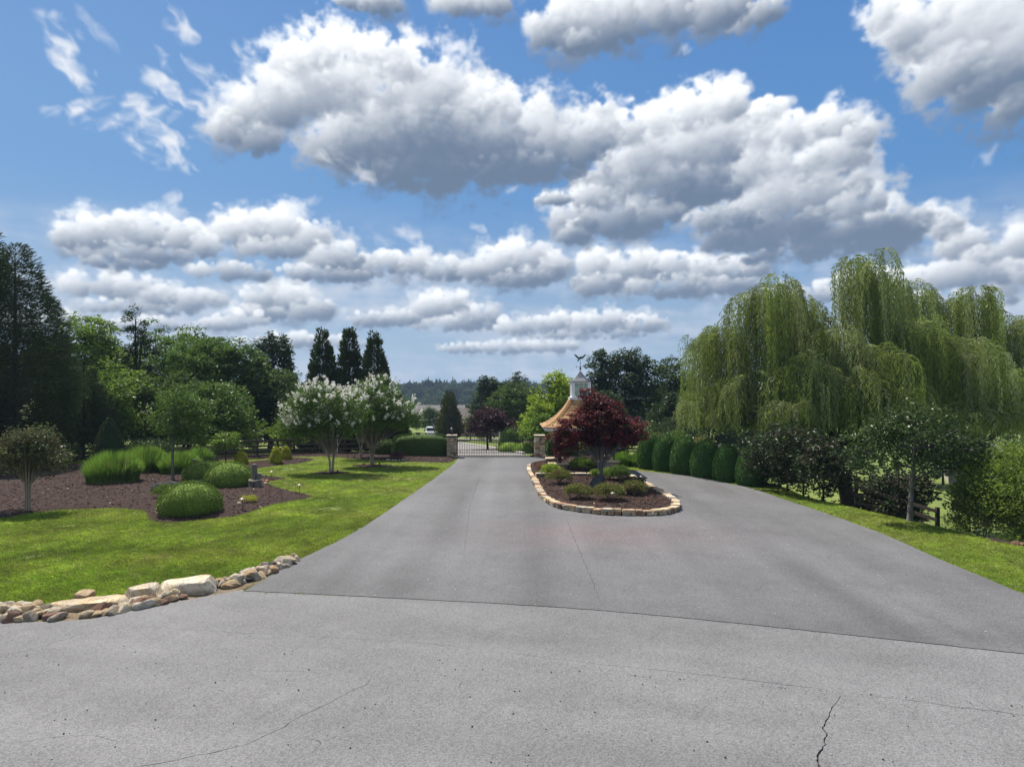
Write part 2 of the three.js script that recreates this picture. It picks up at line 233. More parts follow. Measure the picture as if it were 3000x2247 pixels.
// ---------- geometry helpers ----------
const at = (g, x, y, z, rx = 0, ry = 0, rz = 0) => { if (rx) g.rotateX(rx); if (rz) g.rotateZ(rz); if (ry) g.rotateY(ry); return g.translate(x, y, z); };
const box = (w, h, d, x = 0, y = 0, z = 0) => new THREE.BoxGeometry(w, h, d).translate(x, y, z);
const rbox = (w, h, d, x = 0, y = 0, z = 0, r = 0.01) => new RoundedBoxGeometry(w, h, d, 2, Math.min(r, w / 2.1, h / 2.1, d / 2.1)).translate(x, y, z);
const cyl = (r0, r1, h, x = 0, y = 0, z = 0, n = 12) => new THREE.CylinderGeometry(r1, r0, h, n).translate(x, y + h / 2, z);
const V = (x, y, z) => new THREE.Vector3(x, y, z);
function limb(points, r0, r1, sides = 7, segs) {           // a tapering tube through the points
  const c = new THREE.CatmullRomCurve3(points.map((p) => (p.isVector3 ? p : V(...p)))), n = segs ?? Math.max(4, points.length * 3), pos = [], uv = [], idx = [], len = c.getLength();
  let N = V(1, 0, 0.3).normalize();
  for (let i = 0; i <= n; i++) {
    const t = i / n, p = c.getPoint(t), T = c.getTangent(t); N = N.clone().addScaledVector(T, -N.dot(T)).normalize(); const B = T.clone().cross(N), r = lerp(r0, r1, Math.pow(t, 0.8)) * (i === 0 ? 1.25 : 1);
    for (let k = 0; k <= sides; k++) { const a = k / sides * Math.PI * 2; pos.push(p.x + r * (N.x * Math.cos(a) + B.x * Math.sin(a)), p.y + r * (N.y * Math.cos(a) + B.y * Math.sin(a)), p.z + r * (N.z * Math.cos(a) + B.z * Math.sin(a))); uv.push(k / sides * Math.max(0.12, 6.28 * r0), t * len); }
  }
  for (let i = 0; i < n; i++) for (let k = 0; k < sides; k++) { const a = i * (sides + 1) + k, b = a + sides + 1; idx.push(a, a + 1, b, b, a + 1, b + 1); }
  const g = new THREE.BufferGeometry(); g.setAttribute('position', new THREE.Float32BufferAttribute(pos, 3)); g.setAttribute('uv', new THREE.Float32BufferAttribute(uv, 2)); g.setIndex(idx); g.computeVertexNormals(); return g;
}
const merged = (list) => { const plain = list.map((g) => { const h = g.index ? g.toNonIndexed() : g; for (const k of Object.keys(h.attributes)) if (!['position', 'normal', 'uv'].includes(k)) h.deleteAttribute(k); return h; }); return mergeGeometries(plain); };
class Leaves {                                            // many small two-faced leaves in one mesh
  constructor(n = 4096) { this.n = 0; this.p = new Float32Array(n * 12); this.c = new Float32Array(n * 12); }
  add(x, y, z, ax, ay, az, nx, ny, nz, len, wid, r, g, b) { // a: along the leaf, n: its face
    if ((this.n + 1) * 12 > this.p.length) { const p = new Float32Array(this.p.length * 2), c = new Float32Array(this.p.length * 2); p.set(this.p); c.set(this.c); this.p = p; this.c = c; }
    let l = 1 / (Math.hypot(ax, ay, az) || 1); ax *= l; ay *= l; az *= l;
    let sx = ay * nz - az * ny, sy = az * nx - ax * nz, sz = ax * ny - ay * nx; l = Math.hypot(sx, sy, sz); if (l < 1e-4) { sx = 1; sy = 0; sz = 0; l = 1; } sx /= l; sy /= l; sz /= l;
    const ux = sy * az - sz * ay, uy = sz * ax - sx * az, uz = sx * ay - sy * ax, m = len * 0.45, w = wid * 0.5, f = wid * 0.18, o = this.n * 12, P = this.p;
    P[o] = x; P[o + 1] = y; P[o + 2] = z;
    P[o + 3] = x + ax * m + sx * w + ux * f; P[o + 4] = y + ay * m + sy * w + uy * f; P[o + 5] = z + az * m + sz * w + uz * f;
    P[o + 6] = x + ax * len; P[o + 7] = y + ay * len; P[o + 8] = z + az * len;
    P[o + 9] = x + ax * m - sx * w + ux * f; P[o + 10] = y + ay * m - sy * w + uy * f; P[o + 11] = z + az * m - sz * w + uz * f;
    for (let i = 0; i < 12; i += 3) { this.c[o + i] = r; this.c[o + i + 1] = g; this.c[o + i + 2] = b; }
    this.n++;
  }
  build() {
    const g = new THREE.BufferGeometry(), n = this.n, idx = new Uint32Array(n * 6);
    for (let i = 0; i < n; i++) { const a = i * 4, o = i * 6; idx[o] = a; idx[o + 1] = a + 1; idx[o + 2] = a + 2; idx[o + 3] = a; idx[o + 4] = a + 2; idx[o + 5] = a + 3; }
    g.setAttribute('position', new THREE.BufferAttribute(this.p.slice(0, n * 12), 3)); g.setAttribute('color', new THREE.BufferAttribute(this.c.slice(0, n * 12), 3)); g.setIndex(new THREE.BufferAttribute(idx, 1));
    TRI += n * 2; return g;
  }
}
let TRI = 0;
const rdir = () => { const z = R() * 2 - 1, a = R() * 6.2832, q = Math.sqrt(1 - z * z); return [q * Math.cos(a), z, q * Math.sin(a)]; };
// a clump of leaves round c; o: outward direction
function clump(L, c, rad, n, o, s, pal, k = {}) {
  const tone = pick(pal), up = k.up ?? 0.7, flat = k.flat ?? 0.65, droop = k.droop ?? 0, br = 0.85 + 0.3 * R();
  for (let i = 0; i < n; i++) {
    const d = rdir(), q = rad * Math.cbrt(R()), x = d[0] * q, y = d[1] * q * flat, z = d[2] * q, a = rdir();
    const v = 0.72 + 0.5 * R(), t2 = R() < 0.3 ? pick(pal) : tone, ln = s * (0.7 + 0.6 * R());
    L.add(c[0] + x, c[1] + y, c[2] + z, a[0] + d[0] * 0.8 + o[0] * 0.5, a[1] * 0.6 + (k.lift ?? 0) - droop, a[2] + d[2] * 0.8 + o[2] * 0.5, a[1] * 0.8 + o[0] * 0.4, up + a[2] * 0.8 + o[1] * 0.4, a[0] * 0.8 + o[2] * 0.4, ln, ln * (k.wid ?? 0.55), t2[0] * v * br, t2[1] * v * br, t2[2] * v * br);
  }
}
// crown of leaf clumps on and inside ellipsoid lobes [x, y, z, rx, ry, rz]; returns limb ends
function crown(L, lobes, nClumps, rad, perClump, s, pal, k = {}) {
  const vol = lobes.map((l) => Math.pow(l[3] * l[4] * l[5], 0.67)), tot = vol.reduce((a, b) => a + b, 0), ends = [];
  lobes.forEach((l, li) => {
    const n = Math.round(nClumps * vol[li] / tot);
    for (let i = 0; i < n; i++) {
      let d = rdir(); if (d[1] < -0.55 && R() < 0.7) d = rdir();
      const inner = R() < (k.inner ?? 0.3), q = inner ? 0.3 + 0.5 * R() : 0.82 + 0.22 * R() + 0.16 * noise(d[0] * 2.2 + li * 9, d[1] * 2.2, d[2] * 2.2);
      const c = [l[0] + d[0] * l[3] * q, l[1] + d[1] * l[4] * q, l[2] + d[2] * l[5] * q];
      clump(L, c, rad * (0.6 + 0.8 * R()), Math.round(perClump * (0.6 + 0.8 * R())), d, s, pal, k);
      if (i < 5 || R() < 0.02) ends.push(c);
    }
  });
  return ends;
}

// ---------- the lie of the land: G(x, d) is the ground's height ----------
const table = (t) => (q) => { let i = 0; while (i < t.length - 2 && q > t[i + 1][0]) i++; const [a, u] = t[i], [b, v] = t[i + 1]; return lerp(u, v, clamp((q - a) / (b - a))); };
const fall = table([[-80, 0], [47.5, 0], [111, -3.1], [190, -5.2], [450, -13], [900, -13]]);
const crest = table([[-60, 15.5], [19, 14.9], [22, 14.3], [24, 13.7], [30, 12.3], [34, 12.6], [39, 11], [44, 11], [60, 14], [900, 14]]);
const driveLeft = table([[-60, -12], [13.4, -10], [14.4, -7.6], [15.5, -6.2], [17.9, -5.75], [21.3, -5.1], [30, -4.4], [38.6, -3.8], [43.7, -3.6], [60, -4]]);
function G(x, d) {
  const e = x - crest(d), far = sstep(47, 60, d);
  let y = fall(d) - (3.2 * sstep(0, 5, e) + 2 * sstep(8, 45, e)) * sstep(11, 17, d) * (1 - 0.6 * sstep(70, 130, d));
  const l = driveLeft(d) - x;
  if (l > 0.3 && d > 14 && d < 60) y += 0.05 * sstep(0.3, 3, l) * sstep(14, 17, d) * (1 - far) * (1 + noise(x * 0.35, d * 0.35, 2));
  if (d > 460) y += (15 + 4 * noise(x * 0.012, 3, 1) - 2 * sstep(-40, 120, x)) * sstep(465, 640, d);
  return y;
}
const lines = (spec) => { const out = [spec[0][0]]; for (let i = 0; i < spec.length - 1; i++) { const [a, s] = spec[i], b = spec[i + 1][0], n = Math.round((b - a) / s); for (let k = 1; k <= n; k++) out.push(a + (b - a) * k / n); } return out; };
{
  const X = lines([[-420, 20], [-60, 4], [-32, 0.8], [-3, 1.5], [9, 0.6], [26, 3], [70, 20], [420]]), Dl = lines([[-70, 8], [8, 0.8], [50, 2], [111, 5], [190, 20], [450, 8], [650, 25], [900]]);
  const pos = [], uv = [], c = [], idx = [], w = X.length;
  for (const d of Dl) for (const x of X) {
    pos.push(x, G(x, d), -d); uv.push(x, d);
    const a = fbm(x * 0.11, d * 0.11, 1.5, 3), b = fbm(x * 0.5, d * 0.5, 7, 2), k = 1.1 + 0.45 * a + 0.35 * b;
    c.push(k * 1.05 * (1 + 0.3 * b), k, k * 0.95);
  }
  for (let j = 0; j < Dl.length - 1; j++) for (let i = 0; i < w - 1; i++) { const a = j * w + i; idx.push(a, a + 1, a + w, a + 1, a + w + 1, a + w); }
  const g = new THREE.BufferGeometry(); g.setAttribute('position', new THREE.Float32BufferAttribute(pos, 3)); g.setAttribute('uv', new THREE.Float32BufferAttribute(uv, 2)); g.setAttribute('color', new THREE.Float32BufferAttribute(c, 3)); g.setIndex(idx); g.computeVertexNormals();
  structure('ground', g, new THREE.MeshStandardMaterial({ map: grassTex, bumpMap: grassBump, bumpScale: 0.04, roughness: 0.95, vertexColors: true }));
}

// ---------- sheets with an outline: roads, beds ----------
const inside = (p, x, d) => { let c = false; for (let i = 0, j = p.length - 1; i < p.length; j = i++) if ((p[i][1] > d) !== (p[j][1] > d) && x < (p[j][0] - p[i][0]) * (d - p[i][1]) / (p[j][1] - p[i][1]) + p[i][0]) c = !c; return c; };
const edgeDist = (p, x, d) => { let m = 1e9; for (let i = 0, j = p.length - 1; i < p.length; j = i++) { const ax = p[j][0], ad = p[j][1], bx = p[i][0] - ax, bd = p[i][1] - ad, t = clamp(((x - ax) * bx + (d - ad) * bd) / (bx * bx + bd * bd || 1)); m = Math.min(m, Math.hypot(x - ax - bx * t, d - ad - bd * t)); } return m; };
function smooth(pts, step = 0.35, wob = 0.03, closed = true) {
  const c = new THREE.CatmullRomCurve3(pts.map(([x, d]) => V(x, 0, d)), closed, 'centripetal'), n = Math.round(c.getLength() / step);
  return c.getSpacedPoints(n).slice(0, closed ? n : n + 1).map((p) => [p.x + wob * noise(p.x * 2.1, p.z * 2.1, 4), p.z + wob * noise(p.x * 2.1, p.z * 2.1, 14)]);
}
function sheet(outline, y, { holes = [], edge = 0.6, tint, skirt = 0.1 } = {}) {
  const h = typeof y === 'function' ? y : () => y;
  const sh = new THREE.Shape(outline.map(([x, d]) => new THREE.Vector2(x, d))); sh.holes = holes.map((q) => new THREE.Path(q.map(([x, d]) => new THREE.Vector2(x, d))));
  let g = new THREE.ShapeGeometry(sh); g.deleteAttribute('normal'); g.deleteAttribute('uv');
  g = new TessellateModifier(edge, 16).modify(g);
  const p = g.attributes.position, pos = [], col2 = [], uv = [];
  for (let i = 0; i < p.count; i++) { const x = p.getX(i), d = p.getY(i); pos.push(x, h(x, d), -d); uv.push(x, d); if (tint) col2.push(...tint(x, d)); }
  for (const ring of [outline, ...holes]) for (let i = 0; i < ring.length; i++) {
    const a = ring[i], b = ring[(i + 1) % ring.length], ya = h(...a), yb = h(...b), q = [[...a, ya], [...b, yb], [...a, ya - skirt], [...a, ya - skirt], [...b, yb], [...b, yb - skirt]];
    for (const [x, d, yy] of q) { pos.push(x, yy, -d); uv.push(x + yy, d); if (tint) col2.push(...tint(x, d)); }
  }
  let r = new THREE.BufferGeometry(); r.setAttribute('position', new THREE.Float32BufferAttribute(pos, 3)); r.setAttribute('uv', new THREE.Float32BufferAttribute(uv, 2)); if (tint) r.setAttribute('color', new THREE.Float32BufferAttribute(col2, 3));
  // wind every face of the top upwards
  const P = r.attributes.position; for (let i = 0; i < p.count; i += 3) { const ax = P.getX(i + 1) - P.getX(i), az = P.getZ(i + 1) - P.getZ(i), bx = P.getX(i + 2) - P.getX(i), bz = P.getZ(i + 2) - P.getZ(i); if (az * bx - ax * bz < 0) for (const k of Object.keys(r.attributes)) { const A = r.attributes[k], s = A.itemSize; for (let c = 0; c < s; c++) { const t = A.array[(i + 1) * s + c]; A.array[(i + 1) * s + c] = A.array[(i + 2) * s + c]; A.array[(i + 2) * s + c] = t; } } }
  r = mergeVertices(r, 1e-4); r = toCreasedNormals(r, 0.7); return r;
}
function crack(pts, wid, seed, fine = 0.09) {              // a jagged slot along a line
  const c = new THREE.CatmullRomCurve3(pts.map(([x, d]) => V(x, 0, d)), false, 'centripetal'), n = Math.max(8, Math.round(c.getLength() / 0.07)), a = [], b = [], r = rng(seed);
  for (let i = 0; i <= n; i++) { const t = i / n, p = c.getPoint(t), T = c.getTangent(t), j = fine * (noise(t * n * 0.16, seed, 1) * 1.2 + noise(t * n * 0.5, seed, 5) * 0.5) * Math.min(1, 4 * t, 4 * (1 - t)), w = Math.max(0.0015, wid * (0.45 + 0.8 * r()) * (1 - 0.55 * t) * Math.min(1, 8 * (1 - t) + 0.1, 8 * t + 0.1)) / 2; a.push([p.x - T.z * (j + w), p.z + T.x * (j + w)]); b.push([p.x - T.z * (j - w), p.z + T.x * (j - w)]); }
  return [...a, ...b.reverse()];
}
const seam = [[16, 9.9], [11.8, 10.92], [8.8, 11.7], [7.4, 12.2], [1.7, 14.06], [-3.4, 15.0], [-6.0, 15.4]];
const seamLine = smooth(seam, 0.3, 0.05, false);
const driveSide = smooth([[-6.0, 15.4], [-5.75, 17.9], [-5.1, 21.3], [-4.4, 30], [-3.85, 38.6], [-3.62, 43.7], [-3.75, 47.6]], 0.5, 0.05, false);
const driveRight = smooth([[1.75, 47.6], [2.1, 46.4], [3.6, 45.8], [5.5, 43.2], [6.7, 39.6], [8.2, 38], [9.3, 36.6], [10.3, 34.3], [11.05, 32.2], [11.4, 28], [11.7, 22], [11.4, 17], [11.7, 13.4], [16, 10.2]], 0.5, 0.06, false);
const driveOutline = [...driveSide, ...driveRight, ...seamLine.slice(0, -1)];
const track = (x, d, cx, w, ph) => Math.exp(-Math.pow((x - cx) / w, 2)) * (0.6 + 0.8 * fbm(x * 0.8, d * 0.09, ph, 3));
const driveTint = (x, d) => {
  const a = fbm(x * 0.28, d * 0.28, 4, 4), s = fbm(x * 1.3, d * 0.13, 9, 3), red = 0.5 * Math.exp(-Math.pow((x - 2.9) / 3.4, 2) - Math.pow((d - 21.6) / 2.0, 2)) * (0.8 + 1.2 * fbm(x * 0.7, d * 1.2, 22, 3));
  const dark = 0.26 * track(x, d, 0.3 + 0.02 * d, 0.55, 1) + 0.24 * track(x, d, -2.5 + 0.01 * d, 0.5, 2) - 0.12 * track(x, d, -1.0, 0.6, 5) + 0.22 * track(x, d, 7.4 + 0.03 * (d - 25), 0.6, 3) + 0.2 * track(x, d, 9.4, 0.6, 4) + 0.20 * Math.exp(-Math.pow((d - (14.2 - 0.26 * x)) / 1.3, 2)) * (0.55 + 0.9 * fbm(x * 0.5, d, 8, 3));
  const k = 0.165 * (1 + 0.38 * a + 0.42 * s - dark);
  return [k * (0.965 + 0.30 * red), k * (0.995 - 0.16 * red), k * (1.035 - 0.14 * red)];
};
const roadTint = (x, d) => {
  const a = fbm(x * 0.22 + 40, d * 0.22, 4, 4), s = fbm(x * 0.16, d * 1.1 + x * 0.27, 19, 4), e = d + 0.27 * x, patch = sstep(12.0, 12.5, e) * 0.10 * fbm(x * 0.5, d, 30, 3), k = 0.205 * (1 + 0.40 * a + 0.42 * s - 0.06 * sstep(12.2, 12.6, e) + patch);
  return [k * 0.97, k * 0.995, k * 1.02];
};
const asphaltMat = new THREE.MeshStandardMaterial({ map: asphaltTex, bumpMap: asphaltBump, bumpScale: 0.006, roughness: 0.86, vertexColors: true });
const driveCracks = [crack([[1.92, 24.3], [1.9, 20.9], [1.9, 17.9], [1.9, 15.7], [1.86, 14.3]], 0.014, 5, 0.05), crack([[-1.7, 38], [-1.65, 27.4], [-1.45, 22], [-1.3, 18.2]], 0.011, 6, 0.06)];
structure('driveway', sheet(driveOutline, 0.047, { holes: driveCracks, edge: 0.55, tint: driveTint, skirt: 0.06 }), asphaltMat);
const roadOutline = [[-60, -30], [60, -30], [60, 9.5], ...smooth([[40, 9.6], [20, 9.6], [16.2, 9.85]], 2, 0, false), ...seamLine, ...smooth([[-6.1, 15.55], [-6.8, 14.95], [-7.56, 14.3], [-8.4, 13.5], [-10, 13.3], [-14, 13.3], [-60, 12.5]], 0.5, 0.06, false)];
const roadCracks = [
  crack([[8.9, 8.95], [7.1, 9.5], [4.98, 10.24]], 0.02, 11, 0.05), crack([[4.88, 10.27], [2.9, 10.9], [1.4, 11.3], [-0.6, 11.95]], 0.016, 12, 0.05), crack([[-0.9, 12.05], [-1.7, 12.24], [-4.7, 12.7], [-7.8, 13.16]], 0.010, 13, 0.05),
  crack([[3.0, 6.4], [3.62, 8.15], [4.0, 8.8], [4.3, 9.38], [4.9, 10.18]], 0.034, 14, 0.10), crack([[-5.3, 7.9], [-4.0, 8.4], [-3.3, 8.8], [-2.9, 9.5], [-2.25, 10.5], [-2.2, 10.8]], 0.017, 15, 0.08),
  crack([[-9.4, 11.2], [-8.7, 11.6], [-8.1, 12.4], [-7.95, 12.95]], 0.012, 16, 0.06), crack([[-4.6, 11.1], [-3.8, 11.0], [-3.0, 10.95]], 0.008, 17, 0.05), crack([[-6.6, 8.7], [-5.6, 8.95], [-4.9, 8.75]], 0.008, 18, 0.06), crack([[-2.75, 8.9], [-2.45, 8.75], [-2.5, 8.45]], 0.01, 19, 0.04),
];
structure('road', sheet(roadOutline, 0.035, { holes: roadCracks, edge: 0.9, tint: roadTint, skirt: 0.05 }), asphaltMat);
structure('road_base', sheet([[-30, 0], [30, 0], [30, 9], [16, 9.6], [11.2, 12], [11.1, 22], [10.9, 30], [8, 36.5], [5, 42], [1.4, 45.5], [-3.3, 45.5], [-4, 30], [-5.4, 18], [-6.4, 14.8], [-9, 13], [-30, 13]], 0.014, { edge: 3, skirt: 0.02 }), mat(0.035, 0.03, 0.026, 1));
const laneOutline = [...smooth([[-3.8, 47.7], [-4.6, 56], [-8, 70], [-14, 84], [-24, 98], [-40, 105]], 2, 0, false), ...smooth([[-40, 110], [-17, 103], [-8.5, 90], [-4.7, 76], [-0.9, 60], [0.7, 51.5], [1.6, 47.7]], 2, 0, false)];
const paleRoad = new THREE.MeshStandardMaterial({ color: col(0.30, 0.29, 0.275), map: asphaltTex, roughness: 0.9 });
structure('road', sheet(laneOutline, (x, d) => G(x, d) + 0.06, { edge: 2, skirt: 0.2 }), paleRoad);
structure('road', sheet([[-120, 106], [-30, 104], [6, 106], [60, 118], [60, 124], [6, 112], [-30, 111], [-120, 114]], (x, d) => G(x, d) + 0.07, { edge: 3, skirt: 0.3 }), paleRoad);
{ const k = [[-16.6, 102.2], [-8.2, 89.6], [-4.4, 75.8], [-0.6, 59.8], [0.9, 52]].map(([x, d]) => V(x, G(x, d) + 0.08, -d)); const c = new THREE.CatmullRomCurve3(k), s = new THREE.Shape([new THREE.Vector2(-0.09, -0.14), new THREE.Vector2(0.09, -0.14), new THREE.Vector2(0.09, 0.14), new THREE.Vector2(-0.09, 0.14)]); structure('kerb', new THREE.ExtrudeGeometry(s, { extrudePath: c, steps: 40, bevelEnabled: false }), mat(0.5, 0.48, 0.44, 0.9)); }

structure('stone_bed', sheet(smooth([[-16, 13.1], [-9.6, 13.25], [-8.3, 13.45], [-7.4, 14.3], [-6.7, 14.95], [-6.1, 15.6], [-5.85, 17.6], [-5.85, 18.5], [-6.3, 18.2], [-6.7, 17.0], [-7.2, 16.2], [-8.0, 15.4], [-9.0, 14.75], [-10.4, 14.4], [-16, 14.3]], 0.3, 0.08), 0.028, { edge: 1, skirt: 0.05 }), mat(0.20, 0.155, 0.11, 1, { map: stoneTex, bumpMap: stoneBump, bumpScale: 0.03 }));

// ---------- planting beds ----------
const mulchMat = new THREE.MeshStandardMaterial({ map: mulchTex, bumpMap: mulchBump, bumpScale: 0.035, roughness: 1 });
const bedA = smooth([[-27, 23.2], [-22, 23.4], [-17.95, 24.1], [-17.4, 25.6], [-16.4, 26.0], [-14.7, 26.05], [-13.75, 25.6], [-13.1, 24.5], [-12.4, 23.6], [-11.85, 23.35], [-11.2, 23.55], [-10.3, 24.2], [-9.8, 24.8], [-9.5, 26.8], [-9.1, 27.8], [-8.6, 29.3], [-9.0, 30.0], [-10.3, 31.3], [-11.8, 33.2], [-12.1, 34.4], [-11.6, 35.2], [-12.1, 35.9], [-13.2, 36.2], [-14.6, 38.0], [-14.8, 40], [-13.9, 42.2], [-13.1, 44], [-13.4, 45.8], [-15.3, 45.9], [-16.4, 44.2], [-17.4, 42.2], [-18.6, 41.8], [-21.5, 43.5], [-26, 42], [-34, 46], [-44, 40], [-44, 24]], 0.3, 0.06);
const bedB = smooth([[-19.5, 44.4], [-17.2, 45.6], [-15.2, 47.2], [-13, 47.5], [-10.7, 45.9], [-9.1, 45], [-7.1, 44.1], [-5.5, 43.7], [-4.1, 43.9], [-3.85, 46], [-3.95, 48.6], [-10, 50.2], [-15, 50.2], [-20.5, 46]], 0.3, 0.05);
const bedC = smooth([[2.2, 46.7], [3.7, 46.1], [5.7, 43.6], [6.6, 42.6], [8.2, 44], [9, 47], [7, 50], [2.2, 49]], 0.3, 0.05);
const bedD = smooth([[14.6, 20.6], [16.5, 19.4], [22, 19], [22, 25.5], [16, 24.5], [14.9, 22.6]], 0.3, 0.08);
const ringA = smooth([[-10.9, 37.5], [-10, 36.9], [-9.1, 37.4], [-9.1, 38.2], [-10, 38.6], [-10.9, 38.2]], 0.2, 0.04), ringB = smooth([[-9.6, 41.1], [-8.5, 40.6], [-7.4, 41.1], [-7.4, 41.9], [-8.5, 42.3], [-9.6, 41.9]], 0.2, 0.04);
const bedY = (p, rise = 0.10) => (x, d) => { const e = edgeDist(p, x, d); return G(x, d) + 0.008 + rise * sstep(0, 0.7, e) + 0.02 * sstep(0, 0.5, e) * (0.5 + fbm(x * 1.3, d * 1.3, 6, 3)); };
const beds = [bedA, bedB, bedC, bedD, ringA, ringB];
for (const b of beds) structure('mulch_bed', sheet(b, bedY(b, b.length < 40 ? 0.05 : 0.10), { edge: 0.45, skirt: 0.1 }), mulchMat);
const islandOutline = smooth([[1.0, 38.8], [1.05, 36.1], [1.1, 34.7], [1.18, 31.7], [1.28, 29.1], [1.53, 27.4], [1.9, 26.3], [2.5, 25.6], [3.4, 25.0], [4.3, 24.8], [5.15, 24.85], [5.85, 25.3], [6.3, 26.2], [6.5, 27.6], [6.45, 29.4], [6.3, 32], [6.15, 35], [5.95, 39], [5.2, 41.8], [3.7, 42.9], [2.1, 42.3], [1.2, 40.8]], 0.3, 0.03);
const islandTop = (x, d) => 0.20 + 0.05 * sstep(0.2, 1.2, edgeDist(islandOutline, x, d)) + 0.14 * sstep(34.9, 35.2, d) + 0.03 * fbm(x * 1.3, d * 1.3, 6, 3);
structure('mulch_bed', sheet(smooth(islandOutline.map(([x, d]) => [x + (3.7 - x) * 0.02, d + (33 - d) * 0.006]), 0.3, 0), islandTop, { edge: 0.4, skirt: 0.12 }), mulchMat);
clock('ground');

// loose chips on the mulch
{
  const g = box(0.075, 0.012, 0.026), N = 15000, im = new THREE.InstancedMesh(g, mat(1, 1, 1, 1), N), m = new THREE.Matrix4(), q = new THREE.Quaternion(), e = new THREE.Euler(), c = new THREE.Color();
  R = rng(55); let n = 0;
  for (let t = 0; t < 200000 && n < N; t++) {
    const isl = R() < 0.3, x = isl ? rr(1, 6.5) : rr(-24, -3.5), d = isl ? rr(25, 42) : rr(23, 50);
    let y; if (isl) { if (!inside(islandOutline, x, d) || edgeDist(islandOutline, x, d) < 0.25) continue; y = islandTop(x, d); } else { const b = beds.find((p) => inside(p, x, d)); if (!b) continue; if (x < -0.76 * d - 1) continue; y = bedY(b, b.length < 40 ? 0.05 : 0.1)(x, d); }
    const s = 0.5 + R(); m.compose(V(x, y + 0.01, -d), q.setFromEuler(e.set(rr(-0.4, 0.4), R() * 6.28, rr(-0.4, 0.4))), V(s, 1, s)); im.setMatrixAt(n, m);
    const k = 0.5 + 1.1 * R(); im.setColorAt(n++, R() < 0.012 ? c.setRGB(0.4, 0.34, 0.26) : c.setRGB(0.072 * k, 0.035 * k, 0.024 * k));
  }
  im.count = n; stuff('mulch_chips', im, 'dark brown bark chips scattered over the planting beds', 'mulch');
}
const rockStrip = [[-16, 13.1], [-9.6, 13.25], [-8.3, 13.45], [-7.4, 14.3], [-6.7, 14.95], [-6.1, 15.6], [-5.85, 17.6], [-5.85, 18.5], [-6.3, 18.2], [-6.7, 17.0], [-7.2, 16.2], [-8.0, 15.4], [-9.0, 14.75], [-10.4, 14.4], [-16, 14.3]];
// mown grass
{
  const blade = new Leaves(), pal = [[1, 1, 1]]; R = rng(77);
  for (let i = 0; i < 12; i++) { const a = R() * 6.28, q = 0.06 * Math.sqrt(R()), l = rr(0.5, 1.1), k = 0.75 + 0.5 * R(); blade.add(Math.cos(a) * q, 0, Math.sin(a) * q, Math.cos(a) * l * 1.3, rr(0.25, 0.8), Math.sin(a) * l * 1.3, Math.cos(a + 1) * 0.4, 1, Math.sin(a + 1) * 0.4, rr(0.035, 0.065), 0.014, k, k, k); }
  const geo = blade.build(), N = 120000, im = new THREE.InstancedMesh(geo, M.blade, N), m = new THREE.Matrix4(), q = new THREE.Quaternion(), e = new THREE.Euler(), c = new THREE.Color();
  let n = 0;
  for (let t = 0; t < 900000 && n < N; t++) {
    const right = R() < 0.25; let x, d;
    if (right) { d = 12.5 * Math.pow(41 / 12.5, R()); x = rr(6.5, 17.5); if (x > 0.78 * d + 1 || x > crest(d) + 3) continue; } else { d = 13.2 * Math.pow(48 / 13.2, R()); x = -rr(3.4, 0.78 * d + 1); }
    if (inside(driveOutline, x, d) || inside(roadOutline, x, d)) { if (edgeDist(driveOutline, x, d) > 0.11 * R()) continue; }
    if (d > 40 && x > -3.6 && x < 2) continue;
    if (!right && d < 18.3 && R() < 0.9 && inside(rockStrip, x, d)) continue;
    if (beds.some((p) => inside(p, x, d) && edgeDist(p, x, d) > 0.03)) continue;
    const p = fbm(x * 0.5, d * 0.5, 3, 4), dry = fbm(x * 0.22 + 9, d * 0.34, 13, 4), s = rr(0.75, 1.35) * (1 + 0.5 * p);
    if (p < -0.26 && R() < 0.7) continue;
    m.compose(V(x, G(x, d) - 0.004, -d), q.setFromEuler(e.set(rr(-0.2, 0.2), R() * 6.28, rr(-0.2, 0.2))), V(s, s * rr(0.7, 1.25), s)); im.setMatrixAt(n, m);
    const y = clamp(0.5 + 1.6 * dry + rr(-0.35, 0.35)), k = (0.62 + 0.6 * R()) * (1 + 1.25 * p) * (1 + 0.45 * noise(x * 1.6, d * 1.1, 8)) * (1 + 0.35 * noise(x * 5, d * 3, 18)), f = R() < 0.07 + 0.4 * sstep(0.05, 0.35, dry);
    im.setColorAt(n++, f ? c.setRGB(0.36 * k, 0.32 * k, 0.14 * k) : c.setRGB(lerp(0.185, 0.30, y) * k, lerp(0.315, 0.365, y) * k, lerp(0.026, 0.05, y) * k));
  }
  im.count = n; stuff('grass', im, 'short mown green grass on the lawns beside the driveway', 'grass'); clock('grass');
}
